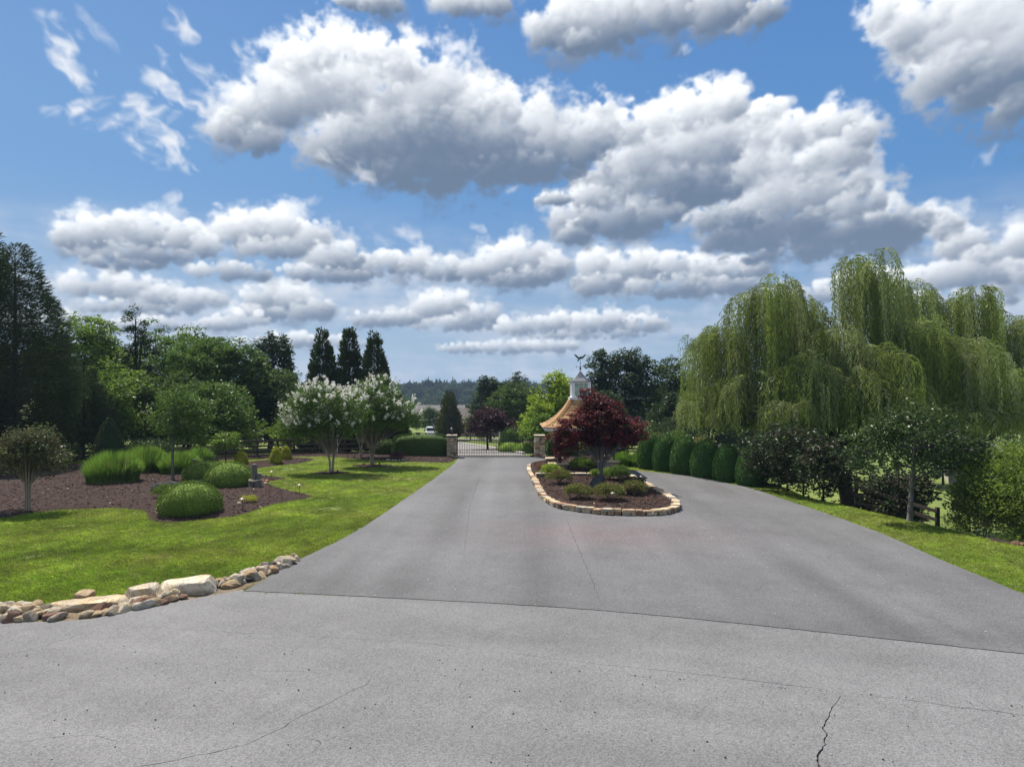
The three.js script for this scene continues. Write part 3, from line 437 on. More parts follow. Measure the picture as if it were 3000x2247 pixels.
// fallen petals and grit on the asphalt
{
  const L = new Leaves(); R = rng(91); const c = [0.62, 0.60, 0.55];
  for (let i = 0; i < 900; i++) { const w = R() < 0.6, x = w ? 3.8 + 4.5 * (R() + R() + R() - 1.5) : rr(-4, 11), d = w ? 27 + 9 * (R() + R() + R() - 1.5) : 11 * Math.pow(4, R()); if (!inside(driveOutline, x, d) || inside(islandOutline, x, d)) continue; const a = R() * 6.28, k = rr(0.6, 1.1); L.add(x, 0.051 + 0.004 * R(), -d, Math.cos(a), 0.03, Math.sin(a), 0.05, 1, 0.05, rr(0.02, 0.075), rr(0.012, 0.03), c[0] * k, c[1] * k, c[2] * k); }
  stuff('fallen_petals', new THREE.Mesh(L.build(), M.matte), 'tiny pale fallen petals and leaf bits lying on the driveway asphalt', 'petals');
  const g = new THREE.IcosahedronGeometry(1, 0), im = new THREE.InstancedMesh(g, mat(1, 1, 1, 0.9), 260), m = new THREE.Matrix4(), q = new THREE.Quaternion(), e = new THREE.Euler(), cc = new THREE.Color();
  for (let i = 0; i < 260; i++) { const d = 7.2 * Math.pow(1.75, R()), x = rr(-0.8, 0.8) * d, s = rr(0.005, 0.015), k = R() < 0.5 ? 0.05 : 0.3; m.compose(V(x, 0.038 + s * 0.4, -Math.min(d, 11.2 - 0.2 * x)), q.setFromEuler(e.set(R() * 6, R() * 6, 0)), V(s, s * 0.7, s * 1.2)); im.setMatrixAt(i, m); im.setColorAt(i, cc.setRGB(k, k, k)); }
  stuff('grit', im, 'loose dark grit and pebbles strewn on the old grey road', 'gravel');
}

// ---------- trees ----------
const P = {                                               // leaf colours
  oak: [[0.070, 0.125, 0.024], [0.088, 0.150, 0.028], [0.056, 0.105, 0.022]], dark: [[0.034, 0.064, 0.020], [0.044, 0.080, 0.022], [0.030, 0.056, 0.020]],
  bright: [[0.155, 0.255, 0.030], [0.185, 0.285, 0.035], [0.12, 0.21, 0.026]], lime: [[0.25, 0.35, 0.03], [0.30, 0.39, 0.035], [0.19, 0.30, 0.03]], mid: [[0.095, 0.175, 0.027], [0.118, 0.20, 0.030], [0.075, 0.145, 0.024]],
  olive: [[0.12, 0.145, 0.035], [0.145, 0.165, 0.045], [0.09, 0.115, 0.03]], red: [[0.125, 0.016, 0.018], [0.17, 0.020, 0.020], [0.080, 0.013, 0.018], [0.055, 0.013, 0.016]], plum: [[0.050, 0.022, 0.032], [0.065, 0.027, 0.038], [0.036, 0.018, 0.026]],
  pine: [[0.036, 0.060, 0.022], [0.046, 0.074, 0.026], [0.058, 0.072, 0.028]], arb: [[0.038, 0.068, 0.024], [0.050, 0.082, 0.026], [0.058, 0.078, 0.030]], willow: [[0.235, 0.30, 0.06], [0.28, 0.345, 0.08], [0.19, 0.265, 0.05], [0.30, 0.345, 0.15], [0.26, 0.32, 0.12]],
  holly: [[0.052, 0.128, 0.022], [0.068, 0.158, 0.025], [0.042, 0.104, 0.021]], hedge: [[0.055, 0.100, 0.020], [0.070, 0.125, 0.022], [0.044, 0.082, 0.020]], magnolia: [[0.026, 0.050, 0.016], [0.034, 0.060, 0.018], [0.055, 0.05, 0.025]], gold: [[0.40, 0.38, 0.03], [0.28, 0.32, 0.03], [0.14, 0.22, 0.03]], box: [[0.125, 0.200, 0.028], [0.155, 0.235, 0.033], [0.095, 0.16, 0.024]],
};
const put = (t, name, geo, m, kind) => part(name, geo, m, t, kind);
function trunkWith(base, top, r0, r1, ends, lr, lean = 0, forks) {
  const list = [limb([[base[0], base[1] - 0.15, base[2]], [lerp(base[0], top[0], 0.35) + lean, lerp(base[1], top[1], 0.4), lerp(base[2], top[2], 0.35)], top], r0, r1, 9, 10)];
  for (const e of ends) {
    const t = forks ? rr(forks[0], forks[1]) : rr(0.35, 0.95), s = V(lerp(base[0], top[0], t), lerp(base[1], top[1], t), lerp(base[2], top[2], t)), E = V(...e), m = s.clone().lerp(E, 0.5); m.y -= 0.06 * s.distanceTo(E) - 0.1 * R();
    list.push(limb([s, m, E], lerp(lr, r1, t), 0.012, 5, 6));
  }
  return merged(list);
}
// broadleaf tree: lobes relative to its foot
function broadleaf(name, label, x, d, o) {
  R = rng(o.seed ?? Math.round(Math.abs(x * 131 + d * 17)));
  const y = o.y ?? G(x, d), t = thing(name, label, o.category ?? 'tree', x, y, d, 0, o.group), L = new Leaves(o.n * o.per);
  const ends = crown(L, o.lobes, o.n, o.rad, o.per, o.s, o.pal, o.k), c = o.lobes.reduce((a, l) => (l[1] > a[1] ? l : a));
  put(t, 'trunk', trunkWith([0, 0, 0], [c[0] * 0.8, c[1] + c[4] * 0.3, c[2] * 0.8], o.tr ?? 0.2, 0.04, ends.slice(0, o.limbs ?? 14), (o.tr ?? 0.2) * 0.4, o.lean ?? 0), o.bark ?? M.bark);
  put(t, 'crown', L.build(), o.m ?? M.leaf, 'stuff');
  return t;
}
const auto = (w, h, low, n, seed, squash = 1) => { const r = rng(seed), out = [[0, (h + low) / 2, 0, w * 0.36, (h - low) * 0.42, w * 0.34 * squash]]; for (let i = 0; i < n; i++) { const a = i / n * 6.28 + r(), q = w * (0.22 + 0.12 * r()), yy = low + (h - low) * (0.25 + 0.5 * r()); out.push([Math.cos(a) * q, yy, Math.sin(a) * q * squash, w * (0.16 + 0.09 * r()), (h - low) * (0.16 + 0.1 * r()), w * (0.16 + 0.09 * r())]); } out.push([w * 0.1 * (r() - 0.5), h - (h - low) * 0.2, 0, w * 0.22, (h - low) * 0.2, w * 0.22]); return out; };

// woods behind the left garden: each tree its own
const woods = 'trees of the wood behind the board fence';
const bl = (label, x, d, w, h, low, pal, seed, k = {}) => broadleaf(k.name ?? 'broadleaf_tree', label, x, d, { lobes: k.lobes ?? auto(w, h, low, k.lobesN ?? 7, seed), n: Math.round((k.n ?? 14 * w * (h - low)) * 0.68), rad: (k.rad ?? 0.55) * 0.88, per: Math.round((k.per ?? 19) * 1.6), s: (k.s ?? 0.24) * 1.08, pal, seed, tr: k.tr ?? 0.035 * h * 0.6, group: k.group ?? woods, m: k.m, bark: k.bark, k: k.k, limbs: k.limbs ?? 12, y: k.y });
bl('tall light green tree beside the big pine, feathery top', -36.0, 57, 9.5, 11.4, 1.2, P.bright, 101);
bl('small-crowned grey green tree peeping over the light green tree', -37.5, 72, 5, 13.6, 5, P.mid, 102, { n: 150, k: { inner: 0.1 } });
bl('slender dark tree with a narrow pointed crown and bare lower trunk', -30.4, 55, 3, 12, 3.5, P.dark, 103, { lobes: [[0, 10.3, 0, 0.75, 1.7, 0.75], [0.5, 8.6, 0.1, 1.0, 1.2, 0.9], [-0.6, 7.6, 0, 0.9, 1.0, 0.9], [0.2, 6.2, 0.2, 1.3, 1.3, 1.1], [1.2, 8.0, 0, 0.7, 0.9, 0.6], [0, 4.4, 0, 1.3, 1.1, 1.2]], n: 210, rad: 0.4, s: 0.2 });
bl('broad domed green tree, widest of the wood behind the fence', -29.8, 63, 11, 11.4, 1.2, P.mid, 104, { n: 1050 });
bl('green tree left of the dark rounded oak, lower dome', -25.0, 58, 8, 9.9, 0.8, P.mid, 105);
bl('dark green rounded oak standing at the end of the wood', -23.4, 66, 6.4, 11.2, 1.5, P.dark, 106, { s: 0.26, k: { inner: 0.2 } });
bl('bright yellow green bushy tree in front of the wood', -29.0, 49, 6.4, 6.6, 0.3, P.bright, 107, { s: 0.22 });
bl('low dark green thicket tree behind the leaning garden tree', -25, 52, 7.5, 6.2, 0.1, P.oak, 108);
bl('spreading fresh green sapling in front of the dark thicket', -21.6, 51, 6.2, 5.6, 0.2, P.mid, 109, { s: 0.2 });
bl('dark green understorey tree behind the fence corner', -20.6, 60, 7.2, 7.2, 0.1, P.oak, 110);
bl('dark understorey tree next to the three evergreens', -18.2, 57, 4.6, 5.2, 0.1, P.dark, 111);
bl('shaded tree filling the gap behind the tall light green tree', -41, 52, 8, 8.0, 0.3, P.oak, 112);
bl('dark backing tree far in the wood behind the domed tree', -33.5, 74, 9, 10.2, 1, P.dark, 113);
bl('tall dark backing tree far behind the narrow-crowned tree', -42, 70, 8, 11.4, 1, P.oak, 114);
bl('low pale green vine-covered shrub on the fence by the white crape myrtle', -16.6, 51.2, 3.4, 2.9, 0.1, P.bright, 115, { name: 'vine_shrub', tr: 0.05, n: 190, rad: 0.35, s: 0.17 });
bl('weedy pale green shrub behind the fence boards', -19.6, 49.5, 2.6, 1.9, 0.05, P.bright, 116, { name: 'weedy_shrub', tr: 0.03, n: 90, rad: 0.3, s: 0.16 });

// conifers
function conifer(name, label, x, d, h, w, o = {}) {
  R = rng(o.seed ?? Math.round(x * 77 + d)); const y = o.y ?? G(x, d), t = thing(name, label, 'tree', x, y, d, 0, o.group), L = new Leaves(), low = o.low ?? 0.3, s = o.s ?? 0.22, n = o.n ?? 900, pr = o.profile ?? ((q) => Math.pow(1 - q, 0.8)), tiers = o.tiers ?? 0;
  const limbs = [limb([[0, -0.1, 0], [0.05, h * 0.5, 0], [0, h * 0.97, 0]], o.tr ?? 0.16, 0.015, 8, 12)];
  for (let i = 0; i < n; i++) {
    let q = R(); q = 1 - Math.sqrt(1 - q * 0.998); if (tiers) q = clamp((Math.round(q * tiers) + rr(-0.22, 0.22)) / tiers, 0, 0.995);
    const a = R() * 6.28, yy = low + (h - low) * q, edge = w / 2 * pr(q) * (0.86 + 0.3 * noise(Math.cos(a) * 1.6, yy * 0.9, Math.sin(a) * 1.6 + x)) + 0.05, rad = edge * (R() < 0.7 ? rr(0.78, 1.06) : rr(0.25, 0.8)), ca = Math.cos(a), sa = Math.sin(a), c = [ca * rad, yy + (o.rise ?? 0.1) * rad, sa * rad], tone = pick(o.pal), k = 0.8 + 0.4 * R();
    for (let j = 0; j < (o.per ?? 16); j++) { const v = rdir(), b = 0.75 + 0.5 * R(), ln = s * rr(0.7, 1.3); L.add(c[0] + v[0] * (o.rad ?? 0.28), c[1] + v[1] * (o.rad ?? 0.28) * (o.flat ?? 0.8), c[2] + v[2] * (o.rad ?? 0.28), ca * (o.out ?? 0.6) + v[0] * 0.6, (o.lift ?? 0.8) + v[1] * 0.5, sa * (o.out ?? 0.6) + v[2] * 0.6, -sa + v[1] * 0.7, 0.4 + v[2] * 0.5, ca + v[0] * 0.7, ln, ln * (o.wid ?? 0.3), tone[0] * k * b, tone[1] * k * b, tone[2] * k * b); }
    if (i % (o.limbEvery ?? 25) === 0 && rad > 0.4) limbs.push(limb([[0, yy - 0.1 * rad, 0], [ca * rad * 0.5, yy, sa * rad * 0.5], c], 0.05, 0.012, 5, 4));
  }
  for (const [a, yy, l] of o.dead ?? []) limbs.push(limb([[0, yy, 0], [Math.cos(a) * l * 0.5, yy - 0.2, Math.sin(a) * l * 0.5], [Math.cos(a) * l, yy - 0.9, Math.sin(a) * l]], 0.045, 0.012, 5, 5));
  put(t, 'trunk', merged(limbs), o.bark ?? M.barkDark); put(t, 'crown', L.build(), M.needle, 'stuff'); return t;
}
const pineProfile = (q) => Math.min(1, 0.25 + 2.6 * q) * Math.pow(1 - q, 0.62) * 1.1;
conifer('pine_tree', 'huge dark pine with long drooping skirts and a bare lower trunk at the left bed', -29.6, 40.5, 13.6, 8.4, { pal: P.pine, n: 2800, per: 17, s: 0.31, wid: 0.13, rad: 0.30, low: 1.3, profile: (q) => Math.min(1, 0.45 + 2.2 * q) * Math.pow(1 - q, 0.75) * 1.12, lift: 0.25, out: 0.8, tr: 0.30, seed: 201, dead: [[0.4, 2.6, 2.6], [0.0, 2.1, 2.2], [-0.5, 3.2, 2.8], [0.8, 1.9, 1.8]], group: 'pines at the left end of the garden' });
conifer('pine_tree', 'tall pine standing behind the huge dark pine, its tip the higher', -34.6, 44, 15.8, 8.8, { pal: P.pine, n: 2000, per: 17, s: 0.34, wid: 0.13, rad: 0.32, low: 2, profile: pineProfile, lift: 0.3, out: 0.8, tr: 0.32, seed: 202, group: 'pines at the left end of the garden' });
conifer('pine_tree', 'young low pine filling in under the huge dark pine', -28.6, 45.5, 6.5, 5.6, { pal: P.pine, n: 1100, per: 16, s: 0.28, wid: 0.14, low: 0.3, tr: 0.12, seed: 203, group: 'pines at the left end of the garden' });
const arb = { pal: P.arb, per: 20, s: 0.26, wid: 0.3, rad: 0.2, low: 0.1, lift: 1.0, out: 0.45, tr: 0.14, profile: (q) => Math.pow(1 - q, 0.82) * Math.min(1, 0.8 + 2 * q), group: 'row of three tall pointed evergreens' };
conifer('evergreen_tree', 'pointed dark evergreen behind white crape myrtle, end tree beside the wood', -15.6, 56, 10.4, 4.6, { ...arb, n: 1500, seed: 211 });
conifer('evergreen_tree', 'pointed dark evergreen behind white crape myrtle, middle of three', -13.5, 56.5, 10.6, 4.3, { ...arb, n: 1500, seed: 212 });
conifer('evergreen_tree', 'pointed dark evergreen behind white crape myrtle, end tree nearest the gate', -11.3, 56, 10.1, 4.6, { ...arb, n: 1500, seed: 213 });
conifer('evergreen_tree', 'short dark evergreen low beside the three pointed ones', -9.7, 56.5, 5.3, 2.8, { ...arb, n: 500, seed: 214, group: undefined });
conifer('cedar_tree', 'olive brown conical cedar standing beyond the gate by the lamp post', -9.2, 100, 7.4, 4.6, { pal: P.olive.map((c) => mulc(c, 0.62)), n: 900, per: 16, s: 0.3, wid: 0.3, low: 0.4, seed: 221, profile: (q) => Math.pow(1 - q, 0.8) * Math.min(1, 0.6 + 3 * q) });

// beyond the gate
const bey = 'trees beyond the gate';
bl('dark oak with a ragged double top beyond the gate', -2.9, 92, 6.2, 8.9, 1.5, P.dark, 301, { group: bey, n: 480, s: 0.3 });
bl('rounded mid green oak beyond the purple tree', -0.3, 84, 6.4, 7.4, 1.0, P.oak, 302, { group: bey, n: 520 });
bl('small ragged top of a dark tree behind the rounded oak', 0.4, 100, 4.2, 10.4, 3, P.dark, 303, { group: bey, n: 200, k: { inner: 0.1 } });
bl('green tree between rounded oak and yellow green tree', 3.2, 92, 5.4, 7.4, 0.8, P.oak, 304, { group: bey });
bl('little dark tree in front of the blue-gabled house', -15, 124, 3.2, 5.5, 1.3, P.oak, 305, { group: bey, n: 120, s: 0.3 });
bl('round bright tree at the corner of the far lawn', -21.6, 140, 4.4, 5.2, 0.6, P.mid, 306, { group: bey, n: 130, s: 0.34 });
bl('loose green shrub tree right of the cedar', -6.3, 104, 3.4, 3.9, 0.3, P.mid, 307, { group: bey, n: 110 });
bl('dark shrubs clump along the far street by the cedar', -5, 112, 4, 2.4, 0.1, P.dark, 308, { group: bey, n: 100, name: 'street_shrub' });
bl('purple leaved plum tree with broad dense crown beyond the gate', -2.2, 62, 4.3, 3.9, 0.7, P.plum, 309, { name: 'plum_tree', group: bey, n: 420, rad: 0.4, s: 0.17, tr: 0.13, bark: M.barkDark });
bl('brownish green rounded small tree behind the clipped shrubs', 1.0, 66, 2.7, 2.8, 0.2, P.olive.map((c) => mulc(c, 0.6)), 310, { group: bey, n: 160, rad: 0.3, s: 0.16, tr: 0.07 });
bl('feathery yellow green tree behind the cupola', 3.6, 57.5, 6.0, 6.7, 0.6, P.lime, 311, { group: bey, n: 560, rad: 0.45, s: 0.22, per: 20, m: M.leaf });
bl('low yellow green branchy tree beside the gate pillar', 2.2, 54.5, 3.4, 3.6, 0.3, P.bright, 312, { group: bey, n: 170, rad: 0.4, s: 0.2 });
bl('great dark oak with dense rounded crown behind the pavilion', 11.0, 68, 8.2, 10.2, 1.0, P.dark, 313, { group: bey, n: 950, s: 0.26, lobes: [[-0.6, 6.4, 0, 2.6, 2.6, 2.6], [-1.9, 8.2, 0.2, 1.5, 1.5, 1.4], [0.6, 8.4, 0, 1.7, 1.5, 1.5], [2.2, 7.0, 0, 1.7, 1.8, 1.6], [-2.6, 5.4, 0.4, 1.4, 1.5, 1.4], [2.4, 4.4, 0.2, 1.8, 1.6, 1.6], [0, 3.0, 0.4, 2.6, 1.6, 2.2], [-2.2, 2.8, 0, 1.6, 1.6, 1.5]] });
bl('dark tree next to the great oak, lower and looser', 16.6, 72, 6.2, 9.4, 0.6, P.oak.map((c) => mulc(c, 0.75)), 314, { group: bey, n: 520, y: -1 });
bl('dark tree under the willow fringe, shading the clipped hollies', 14.6, 60, 5.4, 5.4, 0.1, P.dark, 315, { group: bey });
bl('dark tree standing behind the red maple', 8.2, 60, 4.2, 5.4, 0.1, P.dark, 316, { group: bey });
bl('far green tree behind the willows', 33, 84, 9, 10.5, 1, P.oak, 317, { group: bey, n: 420, s: 0.32 });
bl('far dark tree behind the second willow', 44, 78, 9, 12, 1, P.dark, 318, { group: bey, n: 420, s: 0.32 });
bl('dark tree at the edge of the lower field', 22, 78, 8, 9, 0.2, P.dark, 319, { group: bey, n: 420, s: 0.32 });
[['dark field-edge tree right of the far green tree', 38, 77, 7, 7], ['dark field-edge tree beside the grey house', 50.5, 80, 7, 7.5], ['field-edge tree beyond the grey house', 64, 83, 9, 9], ['low field-edge tree left of the far green tree', 28, 80, 7, 7]].forEach(([l, x, d, w, h], i) => bl(l, x, d, w, h, 0.1, P.oak, 340 + i, { group: 'trees at the edge of the lower field', n: 300, s: 0.34 }));
{ // grey leafless shrub
  R = rng(331); const t = thing('bare_shrub', 'leafless pale grey bristly shrub beside the plum tree', 'shrub', -0.75, G(-0.75, 63), 63), list = [];
  for (let i = 0; i < 90; i++) { const a = R() * 6.28, l = rr(0.5, 1.2), q = rr(0.1, 0.9); list.push(limb([[0, 0.05, 0], [Math.cos(a) * q * 0.4, l * 1.2, Math.sin(a) * q * 0.4], [Math.cos(a) * q + 0.2, l * 2.3, Math.sin(a) * q]], 0.016, 0.006, 3, 4)); }
  put(t, 'branches', merged(list), mat(0.30, 0.27, 0.25, 0.95), 'stuff');
}

// white crape myrtles on the lawn
function crape(label, x, d, seed, o) {
  R = rng(seed); const t = thing('crape_myrtle', label, 'tree', x, G(x, d), d, 0, o.group), L = new Leaves(), F = new Leaves(), stems = [];
  const ends = crown(L, o.lobes, o.n, 0.36, 26, o.s ?? 0.12, o.pal ?? P.mid, { inner: 0.35, up: 0.8 });
  for (let i = 0; i < o.stems; i++) { const a = i / o.stems * 6.28 + R(), e = pick(ends), s = o.spread; stems.push(limb([[Math.cos(a) * 0.09, -0.05, Math.sin(a) * 0.09], [Math.cos(a) * 0.16 * s, 0.8, Math.sin(a) * 0.16 * s], [Math.cos(a) * 0.45 * s + 0.1 * e[0], 1.7, Math.sin(a) * 0.45 * s], [Math.cos(a) * 0.9 * s + 0.25 * e[0], 2.6, Math.sin(a) * 0.8 * s + 0.25 * e[2]]], o.sr, 0.02, 7, 10)); }
  for (const e of ends) stems.push(limb([[e[0] * 0.12, 1.1, e[2] * 0.12], [e[0] * 0.4, lerp(1.1, e[1], 0.55), e[2] * 0.4], e], 0.024, 0.006, 5, 5));
  put(t, 'trunk', merged(stems), o.bark ?? M.barkPale); put(t, 'crown', L.build(), M.leaf, 'stuff');
  for (let i = 0; i < (o.flowers ?? 0); i++) {
    const l = pick(o.lobes), v = rdir(); if (v[1] < -0.1) v[1] *= -1; v[1] = v[1] * 0.75 + 0.2; const q = rr(0.95, 1.12), c = [l[0] + v[0] * l[3] * q, l[1] + v[1] * l[4] * q, l[2] + v[2] * l[5] * q], s = rr(0.6, 1.25);
    for (let j = 0; j < 16; j++) { const u = rdir(), e = R() * 0.24 * s, k = rr(0.85, 1.05), w = (0.085 - e * 0.18) * s, b = rdir(); F.add(c[0] + v[0] * e + u[0] * w, c[1] + v[1] * e + e * 0.5 + u[1] * w, c[2] + v[2] * e + u[2] * w, b[0], b[1] + 0.3, b[2], u[0], u[1] + 0.4, u[2], 0.10, 0.09, 0.80 * k, 0.80 * k, 0.74 * k); }
  }
  if (o.flowers) put(t, 'blossom', F.build(), M.petal, 'stuff');
  return t;
}
const crapes = 'white flowering crape myrtles on the lawn';
crape('white flowering crape myrtle with three slim trunks on the lawn', -10, 37.8, 401, { lobes: [[-0.3, 3.5, 0, 1.5, 1.1, 1.4], [-1.6, 3.2, 0.2, 1.2, 1.0, 1.1], [0.9, 3.4, 0, 1.1, 1.1, 1.1], [-0.8, 4.2, -0.2, 1.2, 0.8, 1.1], [-2.1, 2.6, 0, 0.8, 0.7, 0.8], [0.2, 2.5, 0.3, 1.3, 0.7, 1.1], [-1.2, 2.5, 0.2, 1.1, 0.6, 1.0]], n: 620, stems: 4, spread: 0.9, sr: 0.065, flowers: 190, group: crapes });
crape('white flowering crape myrtle with a thick bundled trunk, nearer the hedge', -8.5, 41.5, 402, { lobes: [[0, 3.7, 0, 1.6, 1.2, 1.5], [1.3, 3.3, 0.1, 1.3, 1.1, 1.2], [-1.2, 3.8, 0, 1.2, 1.0, 1.1], [0.3, 4.6, -0.2, 1.2, 0.8, 1.1], [2.1, 2.7, 0.1, 0.9, 0.7, 0.8], [0.2, 2.7, 0.3, 1.4, 0.7, 1.2], [-1.3, 2.8, 0.3, 1.0, 0.6, 0.9]], n: 680, stems: 7, spread: 0.55, sr: 0.07, flowers: 150, group: crapes });
crape('crape myrtle with pale double trunk behind the other two, at the fence bed', -10.2, 46.2, 403, { lobes: [[0, 3.6, 0, 1.4, 1.1, 1.3], [1.1, 3.2, 0, 1.0, 0.9, 1.0], [-1.1, 3.3, 0, 1.1, 0.9, 1.0]], n: 300, stems: 2, spread: 0.7, sr: 0.07, flowers: 80, group: crapes });
crape('young dusty green crape myrtle with clustered pale trunks in the left mulch', -18, 25.4, 404, { lobes: [[0, 2.2, 0, 0.95, 0.65, 0.9], [-0.8, 1.9, 0.1, 0.7, 0.6, 0.7], [0.75, 1.9, 0, 0.65, 0.55, 0.65], [0.2, 2.75, 0, 0.6, 0.45, 0.6], [-0.4, 2.6, 0.1, 0.55, 0.4, 0.5]], n: 300, stems: 7, spread: 0.42, sr: 0.032, s: 0.10, pal: [[0.070, 0.110, 0.030], [0.095, 0.125, 0.038], [0.10, 0.085, 0.042]] });

// garden trees
broadleaf('garden_tree', 'young tree with a slender leaning trunk and light round crown in the mulch bed', -16.9, 34, { seed: 411, y: 0.1, lobes: [[0.55, 3.2, 0, 1.2, 1.1, 1.1], [0.2, 4.1, 0, 0.85, 0.7, 0.8], [1.2, 3.4, 0.1, 0.75, 0.8, 0.7], [-0.2, 3.0, 0.1, 0.75, 0.7, 0.7], [0.7, 2.1, 0.1, 0.9, 0.5, 0.8], [1.1, 2.4, 0, 0.7, 0.6, 0.6]], n: 330, rad: 0.32, per: 22, s: 0.115, pal: P.mid, tr: 0.085, lean: -0.05, bark: M.barkGrey, limbs: 12 });
broadleaf('garden_tree', 'little bright green multi-stemmed tree in front of the board fence', -17.4, 41.5, { seed: 412, y: 0.1, lobes: [[0, 1.5, 0, 0.7, 0.5, 0.65], [-0.4, 1.2, 0, 0.45, 0.4, 0.4], [0.4, 1.3, 0.1, 0.45, 0.4, 0.4]], n: 70, rad: 0.25, per: 24, s: 0.13, pal: P.bright, tr: 0.045, bark: M.bark, limbs: 8 });
broadleaf('oak_tree', 'small glossy oak with pale straight trunk on the grass bank crest', 13.95, 24, { seed: 413, y: -0.1, lobes: [[0.2, 3.0, 0, 1.5, 0.8, 1.4], [-1.2, 2.9, 0.1, 1.0, 0.7, 0.9], [1.5, 2.7, 0, 1.1, 0.7, 1.0], [0.4, 3.7, 0, 1.0, 0.55, 0.9], [-0.6, 3.5, 0.2, 0.8, 0.45, 0.8], [-1.8, 2.15, 0.2, 0.6, 0.25, 0.5], [1.9, 2.2, 0.1, 0.8, 0.35, 0.7], [0.4, 2.2, 0.3, 1.2, 0.35, 1.0]], n: 480, rad: 0.28, per: 22, s: 0.115, pal: [[0.055, 0.095, 0.022], [0.07, 0.12, 0.026], [0.045, 0.08, 0.02]], tr: 0.11, bark: M.barkGrey, m: M.gloss, limbs: 16, k: { inner: 0.4 } });
// red maple on the island
{
  R = rng(421); const t = thing('japanese_maple', 'dark red Japanese maple with low spreading crown on the island bed', 'tree', 4.02, 0.26, 31), L = new Leaves();
  const lobes = [[-0.1, 3.0, 0, 1.15, 0.55, 1.1], [-0.9, 2.75, 0.2, 0.9, 0.45, 0.9], [0.9, 2.65, 0.1, 0.95, 0.45, 0.9], [-0.15, 3.6, 0, 0.7, 0.42, 0.7], [0.4, 3.4, 0.1, 0.6, 0.4, 0.6], [-0.45, 4.0, 0, 0.36, 0.3, 0.36], [-1.5, 2.15, 0.3, 0.65, 0.42, 0.65], [1.35, 2.25, 0.2, 0.62, 0.4, 0.6], [0.1, 2.2, 0.5, 1.2, 0.4, 0.8], [-1.65, 1.55, 0.3, 0.34, 0.3, 0.36], [-0.6, 2.0, -0.4, 0.9, 0.4, 0.7], [0.8, 2.0, -0.4, 0.9, 0.4, 0.7]];
  const ends = crown(L, lobes.map((l) => [l[0] * 1.05 - 0.06, l[1] * 1.03, l[2] * 1.05, l[3] * 1.05, l[4] * 1.08, l[5] * 1.05]), 840, 0.21, 32, 0.088, P.red, { flat: 0.45, up: 1.1, wid: 0.8, droop: 0.25, inner: 0.35 });
  const list = [limb([[0, -0.15, 0], [0.02, 0.4, 0], [0.03, 0.85, 0]], 0.105, 0.085, 10, 6)];
  for (const [a, q] of [[2.6, 0.9], [3.4, 0.7], [0.3, 0.9], [-0.4, 0.6], [1.5, 0.5], [-1.6, 0.6]]) list.push(limb([[0.02, 0.7, 0], [Math.cos(a) * q * 0.35, 1.25, Math.sin(a) * q * 0.35], [Math.cos(a) * q * 0.9, 1.85, Math.sin(a) * q * 0.9], [Math.cos(a) * q * 1.3, 2.6, Math.sin(a) * q * 1.2]], 0.06, 0.016, 7, 10));
  for (const e of ends) list.push(limb([[e[0] * 0.3, 1.3 + 0.2 * R(), e[2] * 0.3], [e[0] * 0.65, lerp(1.4, e[1], 0.6), e[2] * 0.65], e], 0.022, 0.005, 5, 5));
  put(t, 'trunk', merged(list), M.barkGrey); put(t, 'crown', L.build(), M.maple, 'stuff');
}
clock('trees ' + TRI);

